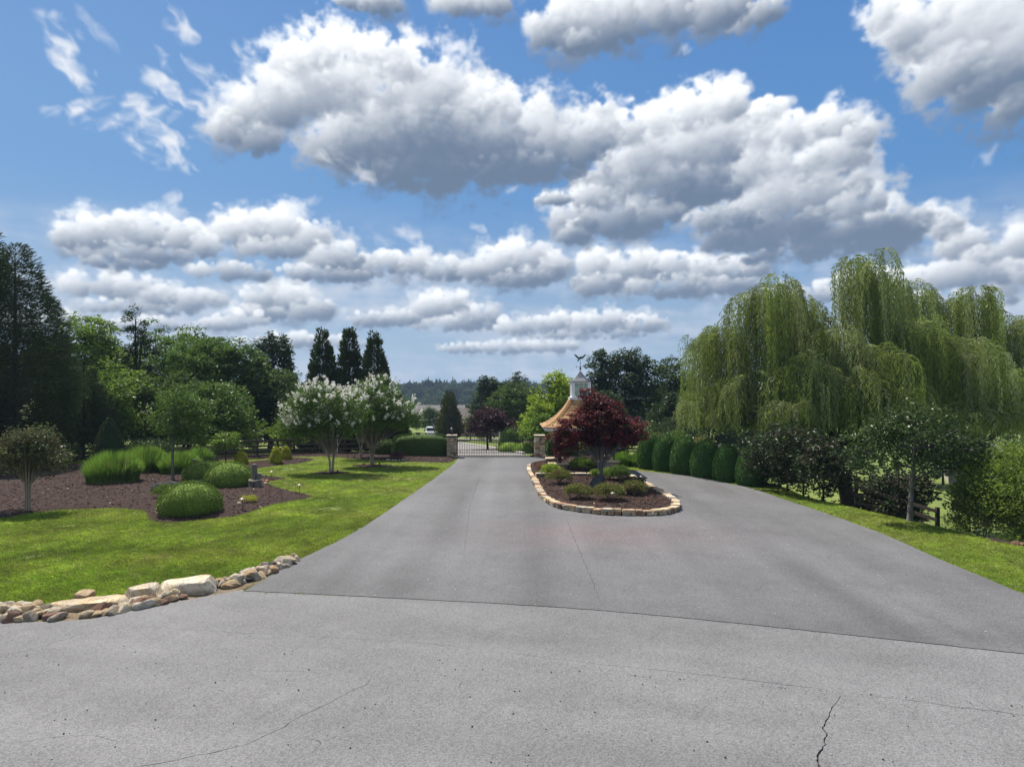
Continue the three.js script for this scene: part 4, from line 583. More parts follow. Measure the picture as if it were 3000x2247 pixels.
// weeping willows: limbs arch out of the trunk, leafy strands hang from domes
function willow(label, x, d, seed, humps, o) {
  R = rng(seed); const y = G(x, d), t = thing('willow_tree', label, 'tree', x, y, d, 0, 'weeping willows below the grass bank'), L = new Leaves(400000), wood = [], tips = new Leaves(20000);
  wood.push(limb([[0, -0.3, 0], [0.15, 1.6, 0], [o.fork[0] * 0.8, o.fork[1] - 0.8, o.fork[2]], o.fork], 0.46, 0.30, 10, 10));
  for (const h of humps) {
    const [hx, hy, hz, rx, ry, rz, n, len] = h, F = V(...o.fork), E = V(hx, hy - ry * 0.15, hz), mid = F.clone().lerp(E, 0.55); mid.y += 0.12 * F.distanceTo(E);
    wood.push(limb([F.clone().add(V(0, -0.2, 0)), mid, E], 0.17, 0.03, 7, 9));
    for (let j = 0; j < 9; j++) { const a = R() * 6.28, q = rr(0.4, 0.9); wood.push(limb([E.clone().lerp(mid, rr(0, 0.5)), V(hx + Math.cos(a) * rx * q * 0.6, hy + ry * 0.35, hz + Math.sin(a) * rz * q * 0.6), V(hx + Math.cos(a) * rx * q, hy + ry * (0.6 - 0.5 * q), hz + Math.sin(a) * rz * q)], 0.035, 0.008, 5, 5)); }
    const subs = Array.from({ length: 5 }, (_, j) => { const a = j * 1.2566 + R(), q = j ? rr(0.3, 0.62) : 0; return [hx + Math.cos(a) * rx * q, hy + ry * (j ? rr(-0.25, 0.12) : 0.1), hz + Math.sin(a) * rz * q, rx * rr(0.36, 0.62), ry * rr(0.55, 0.95), rz * rr(0.36, 0.62)]; });
    let bunch;
    for (let i = 0; i < n; i++) {
      if (i % 3 === 0) bunch = [Math.floor(R() * 5), R() * 6.28, Math.pow(R(), 0.5), rr(0.5, 1.2), pick(P.willow), rr(0.62, 1.3), rr(-0.05, 0.16)];
      const [cx, cy, cz, ax2, ay2, az2] = subs[bunch[0]], a = bunch[1] + rr(-0.3, 0.3), q = clamp(bunch[2] + rr(-0.12, 0.12)), bump = 0.8 + 0.45 * noise(cx + Math.cos(a) * 1.5, cz + Math.sin(a) * 1.5, seed), sx = cx + Math.cos(a) * ax2 * q * bump, sz = cz + Math.sin(a) * az2 * q * bump, sy = cy + ay2 * Math.sqrt(Math.max(0, 1 - q * q * 0.95)) + 0.5 * noise(sx * 1.4, sz * 1.4, 5);
      const l = len * bunch[3] * rr(0.75, 1.15) * (0.7 + 0.4 * q) * (0.95 + 0.5 * noise(sx * 0.7, sz * 0.7, 9)), tone = bunch[4], br = bunch[5] * rr(0.9, 1.1), steps = Math.max(6, Math.round(l / 0.12)), ox = Math.cos(a), oz = Math.sin(a), sway = bunch[6], ph = R() * 6, fl = o.floor + 0.9 * noise(sx * 0.9, sz * 0.9, 33) + rr(-0.3, 0.5);
      let px = sx, py = sy, pz = sz;
      const arc = rr(0.18, 0.55);
      for (let s = 0; s < steps; s++) {
        const u = s * 0.12, e = Math.exp(-u / arc), dx = ox * e * 0.9 + sway * 0.5 + 0.06 * Math.sin(ph + u * 3), dy = e * 0.6 - (1 - e), dz = oz * e * 0.9 + 0.06 * Math.cos(ph + u * 2.3), m = 0.12 / Math.hypot(dx, dy, dz);
        px += dx * m; py += dy * m; pz += dz * m; if (py < fl) break;
        for (let k2 = 0; k2 < 2; k2++) { const b = R() * 6.28, c = Math.cos(b), e2 = Math.sin(b), v = br * rr(0.75, 1.25), ln = rr(0.15, 0.26); L.add(px + c * 0.02, py, pz + e2 * 0.02, dx + c * 0.6, dy - 0.3, dz + e2 * 0.6, e2, 0.35, -c, ln, 0.046, tone[0] * v, tone[1] * v, tone[2] * v); }
      }
    }
  }
  put(t, 'trunk', merged(wood), M.barkDark); put(t, 'crown', L.build(), M.leaf, 'stuff'); console.log('willow ' + L.n);
}
// humps: x, y, z of the dome centre from the foot, its half sizes, number of strands, their length
const back = (humps, x0, y0, k, x1, y1) => humps.map(([hx, hy, hz, rx, ry, rz, n, l]) => [(x0 + hx) * k - x1, (hy + y0 - 4.5) * k + 4.5 - y1, hz * k, rx * k, ry * k, rz * k, n, l * k]);
willow('big weeping willow with dark trunk, in front of the second willow', 17.7, 36.2, 501, back([
  [-3.2, 9.6, 0, 2.3, 2.2, 2.0, 470, 6.5], [0.9, 10.6, 0, 1.5, 2.1, 1.5, 300, 5.5], [-1.3, 8.6, -1.0, 2.3, 1.8, 1.8, 330, 5.5], [-5.6, 8.2, -0.6, 1.8, 1.6, 1.7, 300, 4.6], [-6.5, 5.2, -0.4, 1.4, 1.3, 1.5, 210, 2.4], [-4.6, 6.0, 0.9, 1.9, 1.6, 1.6, 300, 3.2],
  [2.8, 8.4, 0.8, 1.9, 1.7, 1.8, 300, 5.2], [4.9, 7.2, 1.4, 2.0, 1.6, 1.8, 300, 4.8], [6.8, 5.9, 1.8, 2.0, 1.5, 1.8, 280, 4.2], [0.4, 7.2, 1.9, 2.0, 1.6, 1.6, 240, 4.2], [-2.4, 6.6, 2.2, 1.8, 1.7, 1.4, 260, 4.2],
  [-5.2, 5.1, 1.1, 1.5, 1.0, 1.3, 150, 2.0], [1.6, 5.6, 2.4, 1.8, 1.1, 1.3, 200, 3.0], [-0.6, 6.2, 2.6, 1.7, 1.3, 1.1, 210, 3.6], [-0.9, 8.0, 1.4, 1.6, 1.4, 1.2, 150, 4.4], [4.6, 5.2, 2.6, 1.8, 1.0, 1.2, 180, 2.6], [-3.4, 5.2, 2.4, 1.6, 1.0, 1.2, 180, 2.6],
], 15.2, -1.9, 1.168, 17.7, -3.2), { fork: [-0.3, 4.4, 0], floor: 6.0 });
willow('weeping willow standing behind the big one, its domed top paler', 28.6, 41.5, 502, back([
  [-1.6, 11.9, 0, 2.0, 1.9, 1.8, 300, 6], [1.6, 11.5, 0, 2.0, 1.8, 1.8, 300, 6], [4.2, 10.4, 0.2, 2.0, 1.7, 1.8, 280, 6], [0, 8.6, 1.6, 2.4, 1.8, 1.6, 260, 5], [3.6, 7.4, 1.8, 2.2, 1.6, 1.6, 260, 5], [-3.4, 8.4, 0.4, 1.8, 1.6, 1.6, 200, 5], [6.4, 8.0, 0.6, 1.8, 1.6, 1.6, 220, 5.5],
], 22.6, -3.2, 1.169, 28.6, -3.3), { fork: [-0.2, 4.8, 0], floor: 6.2 });
clock('willows ' + TRI);

// ---------- clipped shrubs, hedges, grasses ----------
// surface: f(u in 0..1 round, v in -1 base .. 1 top) -> point and outward normal
function clipped(name, label, x, d, w, h, o) {
  R = rng(Math.round(Math.abs(x * 311 + d * 29))); const y = o.y ?? G(x, d), t = thing(name, label, 'shrub', x, y, d, 0, o.group), L = new Leaves(), a = w / 2, b = (o.depth ?? w) / 2, e = o.e ?? 0.8, area = Math.PI * w * h * 0.9 * (b / a + 1) / 2, n = Math.round((o.dens ?? 750) * area), s = o.s ?? 0.05;
  const prof = o.prof ?? ((q) => (q < 0.25 ? 0.88 + 0.12 * Math.sin(q / 0.25 * 1.57) : Math.pow(Math.max(0, 1 - Math.pow((q - 0.25) / 0.75, 2.2)), 0.55)));
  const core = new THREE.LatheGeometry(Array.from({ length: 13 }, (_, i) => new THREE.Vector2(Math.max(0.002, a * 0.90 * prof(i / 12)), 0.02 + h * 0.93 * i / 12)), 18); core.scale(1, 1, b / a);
  for (let i = 0; i < n; i++) {
    let q = R(); if (R() > prof(q) + 0.25) q = R(); const u = R() * 6.2832, r0 = prof(q), r1 = prof(Math.min(1, q + 0.03)), sl = (r0 - r1) * a / (0.03 * h), nn = Math.hypot(1, sl), bump = 1 + (o.rough ?? 0.05) * noise(Math.cos(u) * 2 + x, q * 3, Math.sin(u) * 2 + d) + 0.05 * noise(Math.cos(u) * 6 + x, q * 9, Math.sin(u) * 6) + rr(-0.04, 0.03) + (R() < 0.03 ? rr(0.02, 0.07) : 0);
    const top = R() < 0.12 && r0 < 0.5 ? 0 : 1, px = Math.cos(u) * a * r0 * bump, pz = Math.sin(u) * b * r0 * bump, py = h * q * (1 + 0.03 * rr(-1, 1)), nx = Math.cos(u) / nn, ny = Math.min(sl, 6) / nn, nz = Math.sin(u) / nn, v = rdir(), k = rr(0.7, 1.25), c = pick(o.pal), ln = s * rr(0.7, 1.4) * top + s * (1 - top);
    L.add(px, py, pz, nx * 0.5 + v[0], ny * 0.5 + v[1] + 0.35, nz * 0.5 + v[2], nx * 0.8 + v[2] * 0.8, ny * 0.8 + 0.3 + v[0] * 0.8, nz * 0.8 + v[1] * 0.8, ln, ln * (o.wid ?? 0.6), c[0] * k, c[1] * k, c[2] * k);
  }
  put(t, 'light_blocking_core', core, mat(...o.pal[0], 1)); put(t, 'foliage', L.build(), o.m ?? M.gloss, 'stuff'); return t;  // solid leaf-coloured core, added inside to block light between the leaves
}
const boxy = (q) => Math.min(1, Math.pow(Math.max(0, 1 - Math.pow(q, 9)), 0.5) * (0.93 + 0.07 * Math.min(1, q * 6)));
const gb = 'dome-clipped shrubs in the left mulch bed';
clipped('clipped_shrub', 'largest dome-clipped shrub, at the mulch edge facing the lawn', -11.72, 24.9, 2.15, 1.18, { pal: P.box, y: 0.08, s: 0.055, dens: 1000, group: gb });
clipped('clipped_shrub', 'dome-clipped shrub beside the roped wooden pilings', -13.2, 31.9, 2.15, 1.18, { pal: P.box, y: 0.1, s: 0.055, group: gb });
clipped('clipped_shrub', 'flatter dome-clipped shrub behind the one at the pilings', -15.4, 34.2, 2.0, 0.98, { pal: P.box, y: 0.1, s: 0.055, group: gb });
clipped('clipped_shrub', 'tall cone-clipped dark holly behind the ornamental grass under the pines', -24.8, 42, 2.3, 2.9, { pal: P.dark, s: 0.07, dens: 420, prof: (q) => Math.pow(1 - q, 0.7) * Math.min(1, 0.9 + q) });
const gg = 'small golden cone shrubs near the board fence', cone = (q) => Math.pow(Math.max(0, 1 - q * q), 0.62) * (0.9 + 0.1 * Math.min(1, q * 5));
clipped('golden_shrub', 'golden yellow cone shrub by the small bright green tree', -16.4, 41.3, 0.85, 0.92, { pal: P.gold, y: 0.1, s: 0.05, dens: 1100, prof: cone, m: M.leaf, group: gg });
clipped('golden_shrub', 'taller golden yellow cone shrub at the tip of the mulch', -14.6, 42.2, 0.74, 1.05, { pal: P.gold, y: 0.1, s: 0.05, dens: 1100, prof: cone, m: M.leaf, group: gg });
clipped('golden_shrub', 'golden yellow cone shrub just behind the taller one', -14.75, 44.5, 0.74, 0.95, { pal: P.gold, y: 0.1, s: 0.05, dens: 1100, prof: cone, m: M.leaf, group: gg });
// hedges by the gate
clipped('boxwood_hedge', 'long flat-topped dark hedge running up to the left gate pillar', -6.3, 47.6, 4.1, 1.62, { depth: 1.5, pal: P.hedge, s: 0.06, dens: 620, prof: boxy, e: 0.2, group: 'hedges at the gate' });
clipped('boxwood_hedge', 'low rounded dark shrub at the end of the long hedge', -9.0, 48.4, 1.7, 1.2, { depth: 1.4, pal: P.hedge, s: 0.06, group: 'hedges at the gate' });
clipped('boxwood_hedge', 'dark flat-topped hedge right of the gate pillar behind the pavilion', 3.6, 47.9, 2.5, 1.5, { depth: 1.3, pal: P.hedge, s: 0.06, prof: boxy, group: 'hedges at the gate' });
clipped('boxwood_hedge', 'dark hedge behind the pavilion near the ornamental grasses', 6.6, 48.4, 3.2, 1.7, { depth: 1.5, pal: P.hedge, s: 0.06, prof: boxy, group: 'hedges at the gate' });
// holly row on the right
const gh = 'row of upright egg-clipped hollies along the curving driveway', egg = (q) => Math.pow(Math.max(0, 1 - Math.pow(q, 2.6)), 0.5) * (0.84 + 0.16 * Math.sin(Math.min(1, q / 0.35) * 1.57));
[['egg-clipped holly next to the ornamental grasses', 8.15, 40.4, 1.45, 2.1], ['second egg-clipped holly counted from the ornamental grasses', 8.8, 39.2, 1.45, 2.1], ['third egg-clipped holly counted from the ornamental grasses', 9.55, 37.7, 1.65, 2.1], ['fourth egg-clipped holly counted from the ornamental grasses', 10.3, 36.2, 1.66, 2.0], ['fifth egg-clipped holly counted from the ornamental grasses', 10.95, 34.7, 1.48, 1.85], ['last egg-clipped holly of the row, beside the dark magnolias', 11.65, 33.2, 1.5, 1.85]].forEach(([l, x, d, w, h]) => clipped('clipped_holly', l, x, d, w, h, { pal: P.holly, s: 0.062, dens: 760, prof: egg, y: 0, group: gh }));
// round shrubs beyond the gate
const gr = 'round clipped shrubs beyond the gate';
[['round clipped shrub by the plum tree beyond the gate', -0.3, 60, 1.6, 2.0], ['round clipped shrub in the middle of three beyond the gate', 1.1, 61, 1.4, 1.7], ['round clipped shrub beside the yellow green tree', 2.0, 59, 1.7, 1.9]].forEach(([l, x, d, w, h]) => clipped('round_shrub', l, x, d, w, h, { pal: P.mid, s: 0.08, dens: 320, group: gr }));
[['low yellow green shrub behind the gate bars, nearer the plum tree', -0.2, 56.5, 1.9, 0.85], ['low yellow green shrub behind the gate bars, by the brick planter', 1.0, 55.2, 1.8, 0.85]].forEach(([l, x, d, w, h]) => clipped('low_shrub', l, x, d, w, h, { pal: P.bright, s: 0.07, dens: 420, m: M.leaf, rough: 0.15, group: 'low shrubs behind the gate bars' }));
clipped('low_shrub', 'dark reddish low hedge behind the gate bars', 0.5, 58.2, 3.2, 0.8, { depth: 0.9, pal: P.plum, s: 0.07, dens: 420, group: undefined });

// loose shrubs
function shrub(name, label, x, d, w, h, pal, o = {}) {
  R = rng(Math.round(Math.abs(x * 211 + d * 37))); const y = o.y ?? G(x, d), t = thing(name, label, 'shrub', x, y, d, 0, o.group), L = new Leaves(), tw = [], n = Math.round((o.dens ?? 150) * w * h);
  for (let i = 0; i < n; i++) { const v = rdir(); if (v[1] < -0.2) v[1] = -v[1]; const q = R() < 0.3 ? rr(0.3, 0.85) : rr(0.82, 1.08); clump(L, [v[0] * w / 2 * q, h * (0.42 + 0.5 * v[1] * q), v[2] * w / 2 * q], o.rad ?? 0.13, o.per ?? 18, v, o.s ?? 0.06, pal, { lift: 0.5, up: 0.6, flat: 0.9, ...o.k }); }
  for (let i = 0; i < 10; i++) { const a = R() * 6.28, q = rr(0.3, 0.8) * w / 2; tw.push(limb([[0, 0, 0], [Math.cos(a) * q * 0.5, h * 0.35, Math.sin(a) * q * 0.5], [Math.cos(a) * q, h * rr(0.6, 0.85), Math.sin(a) * q]], 0.012, 0.004, 4, 4)); }
  put(t, 'stems', merged(tw), M.twig, 'stuff'); put(t, 'foliage', L.build(), o.m ?? M.leaf, 'stuff'); return t;
}
const gi = 'rounded shrubs on the island bed', warm = [[0.125, 0.185, 0.034], [0.155, 0.205, 0.04], [0.175, 0.115, 0.05]], isl = (x, d) => islandTop(x, d) - 0.01;
[['bright yellow green shrub at the pavilion corner', 1.97, 34.7, 0.95, 0.66, P.lime], ['bronze tinted shrub in front of the yellow green one', 2.22, 31.9, 1.05, 0.66, warm], ['fresh green shrub inside the pavilion opening', 3.7, 36.1, 1.1, 0.72, P.bright], ['light green shrub behind the red maple trunk', 4.75, 33.5, 0.85, 0.55, P.bright], ['dark green rounded shrub beside the pavilion on the right lane', 5.2, 33, 0.9, 0.74, P.mid], ['rounded shrub left of the dark boulder', 2.69, 27.5, 1.05, 0.58, warm], ['rounded shrub in front of the dark boulder, behind a path light', 3.85, 27.1, 1.15, 0.66, warm], ['rounded shrub right of the boulder toward the curved stone tip', 5.05, 28.5, 1.0, 0.58, warm], ['bronze brown low shrub behind the path light on the right edge', 5.4, 30.6, 1.05, 0.5, [[0.09, 0.075, 0.03], [0.12, 0.085, 0.04], [0.07, 0.08, 0.025]]], ['small yellow green shrub left of the maple trunk', 4.2, 34.2, 0.5, 0.4, P.bright]].forEach(([l, x, d, w, h, p]) => shrub('island_shrub', l, x, d, w, h, p, { y: isl(x, d), group: gi, dens: 330, rad: 0.12, s: 0.06 }));
shrub('dry_grass_tuft', 'small rusty brown dry tuft at the island corner', 1.45, 37, 0.35, 0.3, [[0.22, 0.10, 0.05], [0.28, 0.14, 0.07]], { y: isl(1.45, 37), s: 0.1, k: { wid: 0.12, lift: 1.4 } });
shrub('garden_shrub', 'small shaggy light green shrub leaning on the bed boulder', -14.35, 28.3, 0.95, 0.62, P.box, { y: 0.1, dens: 260, s: 0.05, rad: 0.1 });
shrub('juniper', 'dark blue green spreading juniper by the ornamental grass', -17.7, 39.8, 1.25, 0.75, [[0.03, 0.062, 0.04], [0.045, 0.08, 0.05]], { y: 0.1, dens: 220, m: M.needle, k: { wid: 0.2 } });
shrub('yellow_tuft', 'small bright yellow green grassy tuft on the mulch by a path light', -10.45, 27.1, 0.55, 0.28, [[0.42, 0.42, 0.06], [0.33, 0.38, 0.05]], { y: 0.1, dens: 500, s: 0.13, rad: 0.05, per: 10, k: { wid: 0.10, lift: 1.2 } });
shrub('dark_shrub', 'small dark bronze shrub in a ring of pale stones on the hedge bed', -7.5, 44.8, 0.95, 0.5, P.plum.map((c) => mulc(c, 1.4)), { y: 0.08, dens: 200 });
// understorey at the far left and right
[['shaded dark shrub under the huge pine', -26.5, 39, 3.0, 1.7], ['shaded low shrub left of the huge pine trunk', -30.5, 37.5, 3.4, 1.9], ['dark shrub between ornamental grass and cone holly', -22.6, 42.5, 2.6, 1.6], ['dark leafy shrub at the far left end of the bed', -27.5, 34.8, 2.2, 1.4]].forEach(([l, x, d, w, h]) => shrub('understorey_shrub', l, x, d, w, h, P.dark, { dens: 42, rad: 0.24, s: 0.12, group: 'shaded shrubs under the pines' }));
[['pink tipped leggy shrub behind the holly row', 9.6, 46, 1.9, 1.9, warm], ['brown tipped shrub behind the fourth holly', 11.6, 42, 1.8, 2.1, warm], ['grey green shrub behind the third holly', 10.8, 44.5, 2.0, 2.2, P.mid], ['dark shrub behind the pavilion near the far hedge', 9.2, 51, 4, 2.7, P.dark], ['dark shrub filling behind the holly row end', 13.2, 40.5, 3.4, 2.8, P.dark], ['dark shrub behind the right lane under the oak', 12.2, 50, 4, 3.0, P.dark]].forEach(([l, x, d, w, h, p]) => shrub('background_shrub', l, x, d, w, h, p, { dens: 34, rad: 0.24, s: 0.12, y: G(x, d) - 0.1, group: 'shrubs behind the holly row' }));
shrub('evergreen_shrub', 'dense light tipped evergreen shrub on the slope right of the bank', 17.2, 22.6, 4.6, 5.3, [[0.17, 0.25, 0.038], [0.21, 0.29, 0.045], [0.12, 0.19, 0.03]], { dens: 60, rad: 0.26, s: 0.10, per: 22, y: G(17.1, 22.6) - 0.1 });
shrub('evergreen_shrub', 'second dense evergreen further down the slope on the right', 20.4, 24.5, 4.4, 5.6, P.oak, { dens: 50, rad: 0.28, s: 0.11, per: 20, y: G(20.4, 24.5) - 0.1 });
shrub('loose_shrub', 'sparse grey green shrub with thin stems beside the short fence', 15.55, 22.6, 1.9, 2.5, P.olive.map((c) => mulc(c, 0.75)), { dens: 62, rad: 0.18, s: 0.075, per: 14, y: G(15.55, 22.6) });
[['dark undergrowth shrub behind the fence by the huge pine', -38, 54, 7, 2.6], ['dark undergrowth shrub below the narrow-crowned tree', -32, 57, 7, 2.4], ['dark undergrowth shrub below the domed tree', -27, 60, 7, 2.4], ['dark undergrowth shrub near the fence corner', -22.5, 55, 6, 2.2], ['dark undergrowth shrub left of the three evergreens', -17.5, 61, 6, 2.4], ['dark undergrowth shrub behind the middle of the fence', -14, 59.5, 6, 2.2]].forEach(([l, x, d, w, h]) => shrub('undergrowth_shrub', l, x, d, w, h, P.dark, { dens: 13, rad: 0.42, s: 0.22, per: 22, group: 'undergrowth of the wood behind the fence' }));
// magnolias under the willow
[['dark glossy magnolia nearest the holly row', 12.5, 31.0, 2.4, 3.0], ['dark glossy magnolia between willow trunk and holly row', 13.3, 29.2, 2.2, 2.7], ['tall dark magnolia right behind the willow fringe', 13.9, 32.6, 2.8, 3.4], ['dark magnolia right of the willow trunk', 15.3, 28.0, 2.2, 2.9], ['dark magnolia behind the small oak trunk', 14.9, 26.4, 1.5, 2.5]].forEach(([l, x, d, w, h]) => {
  R = rng(Math.round(x * 97 + d)); const t = thing('magnolia', l, 'tree', x, G(x, d), d, 0, 'dark magnolias below the willow'), L = new Leaves(), ends = crown(L, auto(w * 1.6, h * 1.05, 0.0, 9, Math.round(x * 9)), Math.round(44 * w * h), 0.24, 16, 0.18, P.magnolia, { wid: 0.42, up: 0.5, inner: 0.3 });
  put(t, 'trunk', trunkWith([0, 0, 0], [0.05, h * 0.9, 0], 0.06, 0.02, ends.slice(0, 16), 0.03), M.barkDark); put(t, 'crown', L.build(), M.gloss, 'stuff');
});
// ornamental grasses
function fountainGrass(label, x, d, w, h, o = {}) {
  R = rng(Math.round(Math.abs(x * 171 + d))); const t = thing('ornamental_grass', label, 'grass clump', x, o.y ?? G(x, d) + 0.08, d, 0, o.group), pos = [], c = [], idx = [];
  const N = o.n ?? 5200;
  for (let i = 0; i < N; i++) {
    const a = R() * 6.28, q = Math.sqrt(R()), bx = Math.cos(a) * q * w * 0.42, bz = Math.sin(a) * q * w * 0.42, H = h * rr(0.66, 1.03) * (1 - 0.42 * q * q * q), out = w * (0.02 + 0.10 * q) * rr(0.4, 1.5), da = a + rr(-0.5, 0.5), wd = rr(0.006, 0.011), k = rr(0.7, 1.25), base = pos.length / 3, sx = Math.sin(a + rr(-1.5, 1.5)), sz = Math.cos(a);
    const tone = R() < 0.08 ? [0.30, 0.30, 0.10] : pick([[0.13, 0.26, 0.03], [0.165, 0.30, 0.035], [0.10, 0.21, 0.028]]);
    for (let s = 0; s < 4; s++) { const u = [0, 0.45, 0.8, 1][s], f = Math.pow(u, 2.2) * out, yy = H * (u - 0.08 * u * u * u * q), ww = wd * [1, 1, 0.7, 0.05][s]; for (const g of [-1, 1]) { pos.push(bx + Math.cos(da) * f + sx * ww * g, yy, bz + Math.sin(da) * f + sz * ww * g); c.push(tone[0] * k, tone[1] * k, tone[2] * k); } }
    for (let s = 0; s < 3; s++) { const b = base + s * 2; idx.push(b, b + 1, b + 2, b + 2, b + 1, b + 3); }
  }
  TRI += N * 6;
  const g = new THREE.BufferGeometry(); g.setAttribute('position', new THREE.Float32BufferAttribute(pos, 3)); g.setAttribute('color', new THREE.Float32BufferAttribute(c, 3)); g.setIndex(idx);
  put(t, 'blades', g, M.blade, 'stuff'); put(t, 'crown_base', at(cyl(w * 0.42, w * 0.40, h * 0.16, 0, 0, 0, 16), 0, 0, 0), mat(0.10, 0.085, 0.045, 1)); return t;
}
const go = 'big maiden grass clumps in the left mulch bed';
fountainGrass('largest fountain of maiden grass, standing forward on the open mulch', -19.5, 33.4, 2.65, 1.66, { group: go, n: 6500 });
fountainGrass('maiden grass clump behind the largest one', -20.2, 37.6, 2.35, 1.6, { group: go });
fountainGrass('maiden grass clump behind the leaning tree trunk', -18.1, 37.2, 2.2, 1.32, { group: go });
fountainGrass('last maiden grass clump, by the dark juniper', -18.4, 40.2, 1.7, 1.3, { group: go, n: 3000 });
fountainGrass('maiden grass clump on the right verge behind the gooseneck lamp', 6.75, 41.8, 1.25, 1.05, { group: 'maiden grass clumps beside the holly row', n: 2600, y: 0 });
fountainGrass('maiden grass clump on the right verge touching the holly row', 7.75, 41.4, 1.25, 1.0, { group: 'maiden grass clumps beside the holly row', n: 2600, y: 0 });
clock('shrubs ' + TRI);

// ---------- the wooded ridge far off ----------
{
  const L = new Leaves(); R = rng(601);
  for (let i = 0; i < 120; i++) { const v = rdir(), k = 0.75 + 0.5 * R(), q = rr(0.75, 1.05), a = rdir(); L.add(v[0] * q, v[1] * 0.9 * q + 0.2, v[2] * q, a[0], a[1], a[2], v[0] + a[1] * 0.5, v[1] + 0.4, v[2] + a[0] * 0.5, 0.42, 0.36, k, k, k); }
  const N = 2600, im = new THREE.InstancedMesh(L.build(), M.matte, N), m = new THREE.Matrix4(), q = new THREE.Quaternion(), c = new THREE.Color(), ax = V(0, 1, 0);
  for (let i = 0; i < N; i++) { const d = i < 700 ? rr(600, 640) : 455 + 190 * Math.pow(R(), 0.8), x = rr(-0.62, 0.55) * d * 0.8, s = rr(3.5, 6.5), e = R() < 0.2; m.compose(V(x, G(x, d) + s * rr(0.5, 1.0), -d), q.setFromAxisAngle(ax, R() * 6), V(e ? s * 0.6 : s, e ? s * 1.35 : s * rr(0.8, 1.1), e ? s * 0.6 : s)); im.setMatrixAt(i, m); const k = rr(0.6, 1.2); im.setColorAt(i, e ? c.setRGB(0.028 * k, 0.05 * k, 0.028 * k) : c.setRGB(0.045 * k, 0.078 * k, 0.026 * k)); }
  stuff('forest', im, 'far wooded ridge of dark green trees closing the view', 'forest');
}
scene.fog = new THREE.FogExp2(0xb4cef2, 0.00026);

// ---------- stones ----------
function rockGeo(seed, sub = 3, cuts = 9, round = 0.06) {
  const r = rng(seed), g = new THREE.IcosahedronGeometry(1, sub), p = g.attributes.position, pl = Array.from({ length: cuts }, () => { const z = r() * 2 - 1, a = r() * 6.28, q = Math.sqrt(1 - z * z); return [q * Math.cos(a), z, q * Math.sin(a), 0.52 + 0.34 * r()]; }), uv = [];
  for (let i = 0; i < p.count; i++) {
    let x = p.getX(i), y = p.getY(i), z = p.getZ(i), k = 1; for (const [a, b, c, h] of pl) { const t = a * x + b * y + c * z; if (t > 0.01) { const f = h / t; k = k < f ? k : lerp(k, f, 1 - round); } }
    k *= 1 + 0.05 * noise(x * 3 + seed, y * 3, z * 3) + 0.02 * noise(x * 9, y * 9 + seed, z * 9); p.setXYZ(i, x * k, y * k, z * k); uv.push(x * k + seed * 0.37, y * k + z * k * 0.7);
  }
  g.setAttribute('uv', new THREE.Float32BufferAttribute(uv, 2)); g.deleteAttribute('normal'); const m = mergeVertices(g, 1e-3); return toCreasedNormals(m, 0.42);
}
function slab(seed) {                                     // flat-topped boulder with a broken face
  const g = rockGeo(seed, 7, 12, 0.03), p = g.attributes.position;
  for (let i = 0; i < p.count; i++) { let x = p.getX(i), y = p.getY(i), z = p.getZ(i); const t = 0.50 + 0.16 * x - 0.10 * z + 0.05 * noise(x * 2.5, z * 2.5, seed) + 0.025 * noise(x * 8, z * 8, seed); if (y > t) y = t + (y - t) * 0.06; const f = 0.55 + 0.10 * noise(x * 3, y * 5, seed) + 0.12 * y; if (z > f) z = f + (z - f) * 0.1; const st = 0.03 * noise(x * 1.2, y * 11, seed + 3); p.setXYZ(i, x + st, y, z + st * 1.5); }
  g.deleteAttribute('normal'); return toCreasedNormals(mergeVertices(g, 1e-4), 0.5);
}
const rocks = Array.from({ length: 10 }, (_, i) => rockGeo(i * 7 + 3, 4, 11 + i % 5)), smallRocks = Array.from({ length: 6 }, (_, i) => rockGeo(i * 5 + 41, 1, 6));
const slabs = [slab(5), slab(23), slab(61)];
function rock(name, label, x, y, d, w, h, dp, mi, vi, turn, group, tilt = 0) { const m = single(name, rocks[vi % rocks.length], stones[mi], label, 'rock', x, y, d, turn, group); m.scale.set(w / 1.7, h / 1.7, dp / 1.7); m.rotation.z = tilt; return m; }
const ge = 'loose rocks edging the lawn along the road';
rock('boulder', 'largest pale angular boulder in the rock edging, flat cracked top', -7.2, 0.10, 15.35, 1.25, 0.78, 0.75, 3, 2, 0.12, ge).geometry = slabs[0];
rock('boulder', 'long low tan slab boulder in the rock edging', -8.75, 0.05, 14.2, 1.5, 0.52, 0.6, 1, 4, 0.12, ge, 0.02).geometry = slabs[1];
rock('boulder', 'squarish pale boulder between the long slab and the largest boulder', -7.95, 0.12, 14.9, 0.9, 0.66, 0.6, 3, 6, 0.2, ge).geometry = slabs[2];
rock('edging_rock', 'rounded tan rock perched on top of the long slab', -9.05, 0.22, 14.5, 0.46, 0.24, 0.34, 0, 1, 0.1, ge);
rock('edging_rock', 'dark red brown rock in front of the squarish boulder', -7.75, 0.10, 14.3, 0.42, 0.22, 0.3, 5, 3, 0.3, ge);
rock('edging_rock', 'dark red brown wedge rock leaning on the long slab', -8.35, 0.10, 13.95, 0.46, 0.24, 0.25, 5, 7, 0.6, ge);
rock('edging_rock', 'flat dark slate rock near the end of the rock edging', -6.35, 0.10, 16.2, 0.42, 0.12, 0.28, 6, 5, 0.2, ge);
rock('edging_rock', 'dark slate rock close to the last pale rocks', -6.05, 0.16, 17.15, 0.36, 0.16, 0.26, 6, 8, 0.9, ge);
